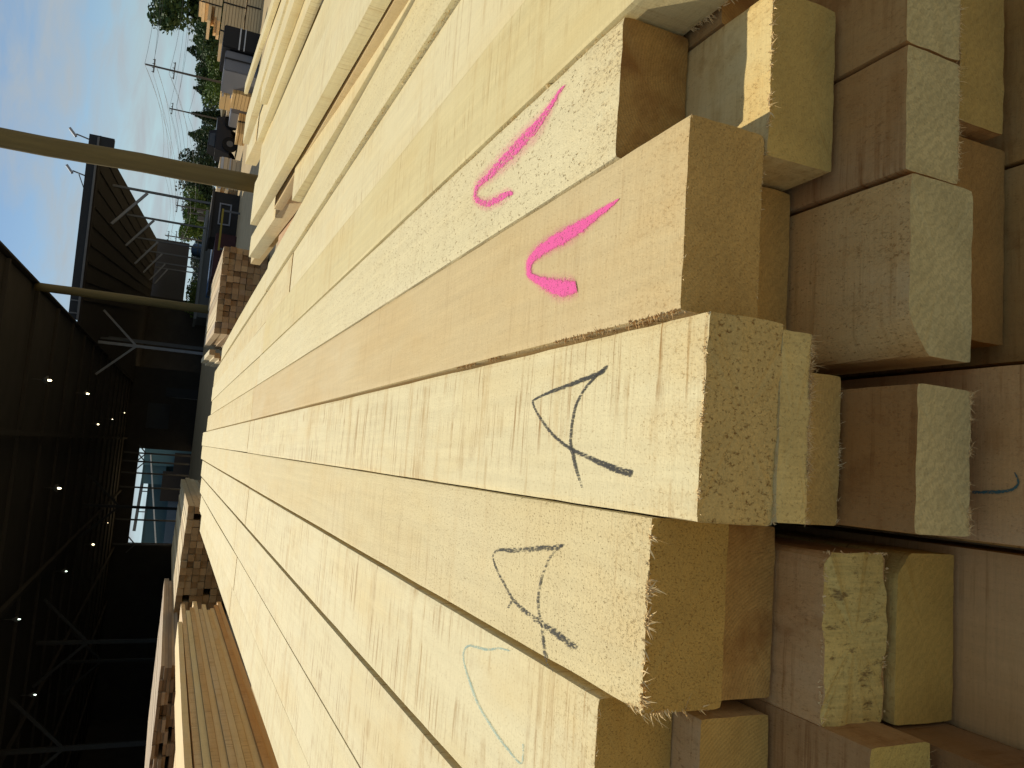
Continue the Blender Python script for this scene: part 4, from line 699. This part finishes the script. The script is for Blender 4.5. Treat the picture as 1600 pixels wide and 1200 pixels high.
mb = MB(); mb.quadbox([(-.84, -.72, 1.05), (-.1, -.72, 1.05), (-.1, -.705, 1.05), (-.84, -.705, 1.05), (-.78, -.63, 1.3), (-.14, -.63, 1.3), (-.14, -.615, 1.3), (-.78, -.615, 1.3)]); mb.build('window', plain('dark glass', (.05, .06, .07), .08), cb)
for (x, y) in ((-.7, -1.05), (.5, -1.05), (-.7, 1.05), (.5, 1.05)):
    mb = MB(); mb.tube([(x, y - .15, .36), (x, y + .15, .36)], [.36, .36], 16); q = mb.build('wheel', M_TYRE, ld); m2 = MB(); m2.tube([(x, y - .165, .36), (x, y - .14, .36)], [.16, .16], 12); m2.build('rim', M_STEELD, q)
mb = MB(); mb.bar((.7, -.4, .8), (1.5, -.4, .55), .16); mb.bar((.7, .4, .8), (1.5, .4, .55), .16); mb.build('lift_arm', M_LD, ld)
mb = MB(); mb.quadbox([(1.4, -1, .1), (2.1, -1, .2), (2.1, 1, .2), (1.4, 1, .1), (1.4, -1, .85), (1.9, -1, .95), (1.9, 1, .95), (1.4, 1, .85)]); mb.build('bucket_load', M_OLV, ld)
# dark shed hut with pale frame, yellow barrier, clutter
hut = thing('yard_hut', 'dark yard hut with a pale framed window behind the thick pole', 'hut', (6.75, 24, -.64))
mb = MB(); mb.box(-.75, .62, 0, 1.6, 0, .70); mb.build('wall', plain('dark hut boards', (.03, .028, .026), .85), hut)
mb = MB(); mb.box(-.8, .68, -.06, 1.7, .703, .76); mb.build('roof', M_DARK, hut)
mb = MB(); mb.box(-.35, .3, -.03, -.004, .20, .24); mb.box(-.35, .3, -.03, -.004, .50, .54); mb.box(-.35, -.31, -.03, -.004, .243, .497); mb.box(.26, .3, -.03, -.004, .243, .497); mb.build('window_frame', plain('grey frame', (.22, .22, .24), .6), hut)
bar = thing('barrier_rail', 'dull yellow barrier rail in front of the dark hut', 'barrier', (6.3, 23, -.64))
mb = MB(); mb.bar((-.9, 0, .46), (.3, 0, .46), .05); mb.build('rail', plain('dull yellow paint', (.30, .22, .03), .6), bar)
for x in (-.85, .25): mb = MB(); mb.bar((x, 0, 0), (x, 0, .43), .05); mb.build('post', M_STEELD, bar)
rc = bundle('dark red covered stack beside the blue covered one', 4.7, 6.0, 23.4, 1.2, -.64, -.08, None, 0, 0, plain('dark red tarp', (.06, .022, .022), .7, .4, (3, 3, 3)), 13)
rc2 = bundle('black covered stack between red and blue ones', 5.6, 7.6, 30.5, 1.2, -.64, -.2, None, 1, 0, M_WRAPB, 15)
bl = bundle('long blue covered stack in the middle of the yard', 6.6, 9.3, 36.5, 1.4, -.70, -.30, None, 0, 0, plain('blue tarp', (.025, .10, .24), .5, .2, (2, 2, 2)), 14)
wallb = thing('low_building', 'long low grey building beyond the yard', 'building', (16, 70, -2)); mb = MB(); mb.box(-5.5, 3.5, 0, 5, -.5, 1.55); mb.build('wall', plain('grey cladding', (.17, .17, .165), .7, .15, (1, 1, 1)), wallb)
mb = MB(); mb.box(-5.7, 3.7, -.2, 5.2, 1.553, 1.75); mb.build('roof', plain('pale grey roof', (.26, .26, .25), .6), wallb)
blue_b = thing('blue_storage_tank', 'dim blue ribbed tank above the low grey building', 'tank', (21.2, 92, -2)); mb = MB(); mb.tube([(0, 0, 0), (0, 0, 2.3), (0, 0, 2.6)], [.75, .75, .3], 18); mb.build('tank_shell', plain('dim blue paint', (.06, .10, .17), .5), blue_b, True)
mb = MB()
for i in range(4): mb.tube([(0, 0, .4 + i * .5), (0, 0, .47 + i * .5)], [.78, .78], 18)
mb.build('band', M_STEELD, blue_b, True)

# ------------------------------------------------------------------ utility poles and wires
M_UP = plain('grey pole wood', (.11, .10, .09), .85, .3, (5, 5, 1)); M_WIRE = plain('black wire', (.11, .12, .13), .6)
def gz(y): return -.64 if y < 45 else .5 - .0253 * y
def upole(label, x, y, zt, arms, r=.13, extra=False):
    t = thing('utility_pole', label, 'utility pole', (x, y, gz(y)), 0, 'utility poles')
    h = zt - gz(y); mb = MB(); mb.tube([(.05, 0, -.3), (0, 0, h)], [r * 1.05, r * .72], 8); mb.build('pole', M_UP, t, True)
    for (dz, hw) in arms:
        mb = MB(); mb.bar((-hw, -.14, h - dz), (hw, -.14, h - dz), .11); q = mb.build('crossarm', M_UP, t)
        m2 = MB()
        for k in range(4): u = -hw * .9 + k * hw * .6; m2.tube([(u, -.14, h - dz + .06), (u, -.14, h - dz + .22)], [.05, .03], 6)
        m2.build('insulator', M_STEELD, q)
    if extra:
        mb = MB(); mb.box(-.9, -.3, -.3, .2, h - 2.4, h - 1.5); mb.box(.3, .8, -.3, .2, h - 2.2, h - 1.3); mb.build('transformer', M_STEELD, t)
    return Vector((x, y, zt))
tops = [upole('tallest utility pole with two crossarms on the right', 40.0, 90, 7.24, ((.9, .75), (2.9, .95)), .14),
        upole('second utility pole with one crossarm over the trees', 45.3, 114, 5.4, ((.35, .8),), .13),
        upole('slim utility pole just right of the thick brown pole', 33.2, 102, 4.95, ((1.0, .5),), .12),
        upole('utility pole with wide crossarm left of the thick brown pole', 32.3, 115, 3.2, ((.2, 1.0), (.9, .7)), .13),
        upole('utility pole carrying two transformers', 33.5, 122, 1.75, ((.2, .9),), .13, True),
        upole('tall narrow utility pole with stepped crossarms', 31.5, 130, 4.55, ((.5, .7), (1.6, .9), (2.6, .7)), .12),
        upole('short utility pole between the canopy posts', 34.0, 140, 2.6, ((.3, .9),), .12),
        upole('farthest utility pole beside the canopy end', 33.0, 143, 3.9, ((.4, .6), (1.5, .8)), .12)]
def wire(a, b, sag):
    pts = []
    for i in range(13):
        t = i / 12; p = a.lerp(b, t); p.z -= sag * 4 * t * (1 - t); pts.append(tuple(p))
    return pts
R0_ = Vector((58, 84, 8.4))
for i, (a, b) in enumerate(((R0_, tops[0]), (tops[0], tops[2]), (tops[0], tops[3]), (tops[2], tops[5]), (Vector((66, 108, 5.8)), tops[1]), (tops[1], tops[3]), (tops[5], tops[7]))):
    for k, (dx, dz) in enumerate(((-.7, -.8), (.7, -.8), (0, .05), (-.4, -2.4))):
        mb = MB(); d = Vector((dx, 0, dz)); mb.tube(wire(a + d, b + d, .5 + .2 * k), [.014] * 13, 4, cap=False)
        o = mb.build('power_line', M_WIRE); tag(o, 'thin black power line strung between the utility poles', 'power line', 'power lines')

# ------------------------------------------------------------------ trees
def leafmat(name, col):
    g = G(name); v = g.coords(); k = g.math('ADD', .55, g.math('MULTIPLY', g.noise(v, (.9, .9, .9), 4, .6), .9))
    g.put(g.b.inputs['Base Color'], g.mix(1.0, col, k, 'MULTIPLY')); g.b.inputs['Roughness'].default_value = .7; return g.m
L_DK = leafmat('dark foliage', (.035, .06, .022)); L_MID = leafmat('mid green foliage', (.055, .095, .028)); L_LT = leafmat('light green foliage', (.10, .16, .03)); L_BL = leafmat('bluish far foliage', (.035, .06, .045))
M_BARK = plain('bark', (.06, .045, .035), .9)
def tree(label, x, y, zt, wd, mat, kind='b', n=1500, seed=1, leaf=.2, name='broadleaf_tree'):
    rnd = random.Random(seed); zb = gz(y); h = zt - zb
    t = thing(name, label, 'tree', (x, y, zb))
    mb = MB(); mb.tube([(0, 0, -.3), (.05, 0, h * .4), (0, 0, h * .85)], [h * .03 + .04, h * .022 + .02, .02], 7)
    for k in range(6):
        a = rnd.uniform(0, 6.28); z = h * rnd.uniform(.25, .7); mb.tube([(0, 0, z), (math.cos(a) * wd * .3, math.sin(a) * wd * .3, z + h * .15)], [.06, .015], 5)
    mb.build('trunk', M_BARK, t, True)
    mb = MB(); lobes = []
    if kind == 'b':
        for k in range(13): lobes.append((Vector((rnd.uniform(-.38, .38) * wd, rnd.uniform(-.38, .38) * wd, h * rnd.uniform(.32, .86))), rnd.uniform(.15, .27) * wd))
    for i in range(n):
        if kind == 'b':
            c, r = lobes[rnd.randrange(len(lobes))]; d = Vector((rnd.gauss(0, 1), rnd.gauss(0, 1), rnd.gauss(0, 1))).normalized(); p = c + Vector((d.x * r, d.y * r, d.z * r * .9)) * rnd.random() ** .4
            p.z = min(max(p.z, h * .06), h * 1.0)
        else:
            tt = rnd.random() ** .65; lay = (round(tt * 9) / 9 + rnd.uniform(-.03, .03)) if rnd.random() < .45 else tt; z = h * (1 - min(1, max(0, lay)) * .92); rr = wd * .5 * (.06 + lay) * rnd.random() ** .4; a = rnd.uniform(0, 6.28); p = Vector((math.cos(a) * rr, math.sin(a) * rr, z - rr * .25))
        s = leaf * rnd.uniform(.5, 1.3); u = Vector((rnd.gauss(0, 1), rnd.gauss(0, 1), rnd.gauss(0, .6))).normalized(); v = u.cross(Vector((rnd.gauss(0, 1), rnd.gauss(0, 1), rnd.gauss(0, 1)))).normalized()
        i0 = len(mb.v); mb.v += [tuple(p - u * s), tuple(p + v * s * .55), tuple(p + u * s), tuple(p - v * s * .55)]; mb.f.append((i0, i0 + 1, i0 + 2, i0 + 3)); mb.mi.append(0)
    mb.build('crown', mat, t)
tree('large dark broadleaf tree in the upper right behind the lumber bundles', 61.0, 110, 9.2, 12.5, L_MID, 'b', 5200, 1, .42)
tree('broadleaf tree just left of the large dark one', 80.5, 160, 5.90, 11.6, L_MID, 'b', 4160, 2, .42)
tree('dark pointed conifer behind the grey wrapped bundle', 90.5, 190, 6.49, 11.6, L_DK, 'c', 3520, 3, .4, 'conifer')
tree('rounded green tree right of the tallest utility pole base', 90.5, 200, 4.44, 10.8, L_MID, 'b', 3200, 4, .4)
tree('light green bush in front of the conifer', 74, 165, 1.98, 9.3, L_LT, 'b', 2880, 41, .34)
tree('small dark conifer left of the tallest utility pole', 94.6, 220, 4.75, 10.1, L_DK, 'c', 2880, 5, .42, 'conifer')
tree('very narrow pointed conifer', 87.5, 220, 4.52, 6.2, L_DK, 'c', 2400, 6, .4, 'conifer')
tree('squat dark conifer behind the loader', 89.2, 240, 5.07, 12.4, L_MID, 'c', 3200, 7, .45, 'conifer')
tree('wide rounded tree half hidden by the thick brown pole', 67.8, 200, 5.72, 15.5, L_DK, 'b', 4800, 8, .45)
tree('dense tree left of the thick brown pole', 53.2, 180, 3.20, 11.6, L_DK, 'b', 3520, 9, .4)
tree('bright green tree behind the dark hut', 40.2, 150, 2.85, 8.7, L_LT, 'b', 3520, 10, .34)
tree('bluish distant tree beyond the blue tank', 62, 260, 0.28, 15.5, L_BL, 'b', 2560, 11, .5)
tree('low bluish tree over the low grey building', 57, 300, -0.72, 20.2, L_BL, 'b', 2560, 12, .55)
tree('green shrub beside the canopy end', 20.3, 120, 0.52, 5.3, L_LT, 'b', 1440, 13, .22)
rw = random.Random(77); mb = MB()
for i in range(9500):
    q = rw.random(); x = 20 + q * 190; y = 290 + rw.uniform(0, 30) - q * 60; s = rw.uniform(.4, .9)
    hh = (5.0 + 3.2 * min(1, max(0, (x - 45) / 60)) + 2.2 * mnoise.noise(Vector((x * .06, 1, 0))) + 1.0 * mnoise.noise(Vector((x * .3, 2, 0)))) * rw.random() ** .5
    p = Vector((x, y, gz(y) + hh)); u = Vector((rw.gauss(0, 1), rw.gauss(0, 1), rw.gauss(0, .6))).normalized(); v = u.cross(Vector((rw.gauss(0, 1), rw.gauss(0, 1), rw.gauss(0, 1)))).normalized()
    i0 = len(mb.v); mb.v += [tuple(p - u * s), tuple(p + v * s * .6), tuple(p + u * s), tuple(p - v * s * .6)]; mb.f.append((i0, i0 + 1, i0 + 2, i0 + 3)); mb.mi.append(0)
fw = mb.build('far_wood', L_BL); tag(fw, 'far dark strip of woodland along the horizon', 'woodland', None, 'stuff')
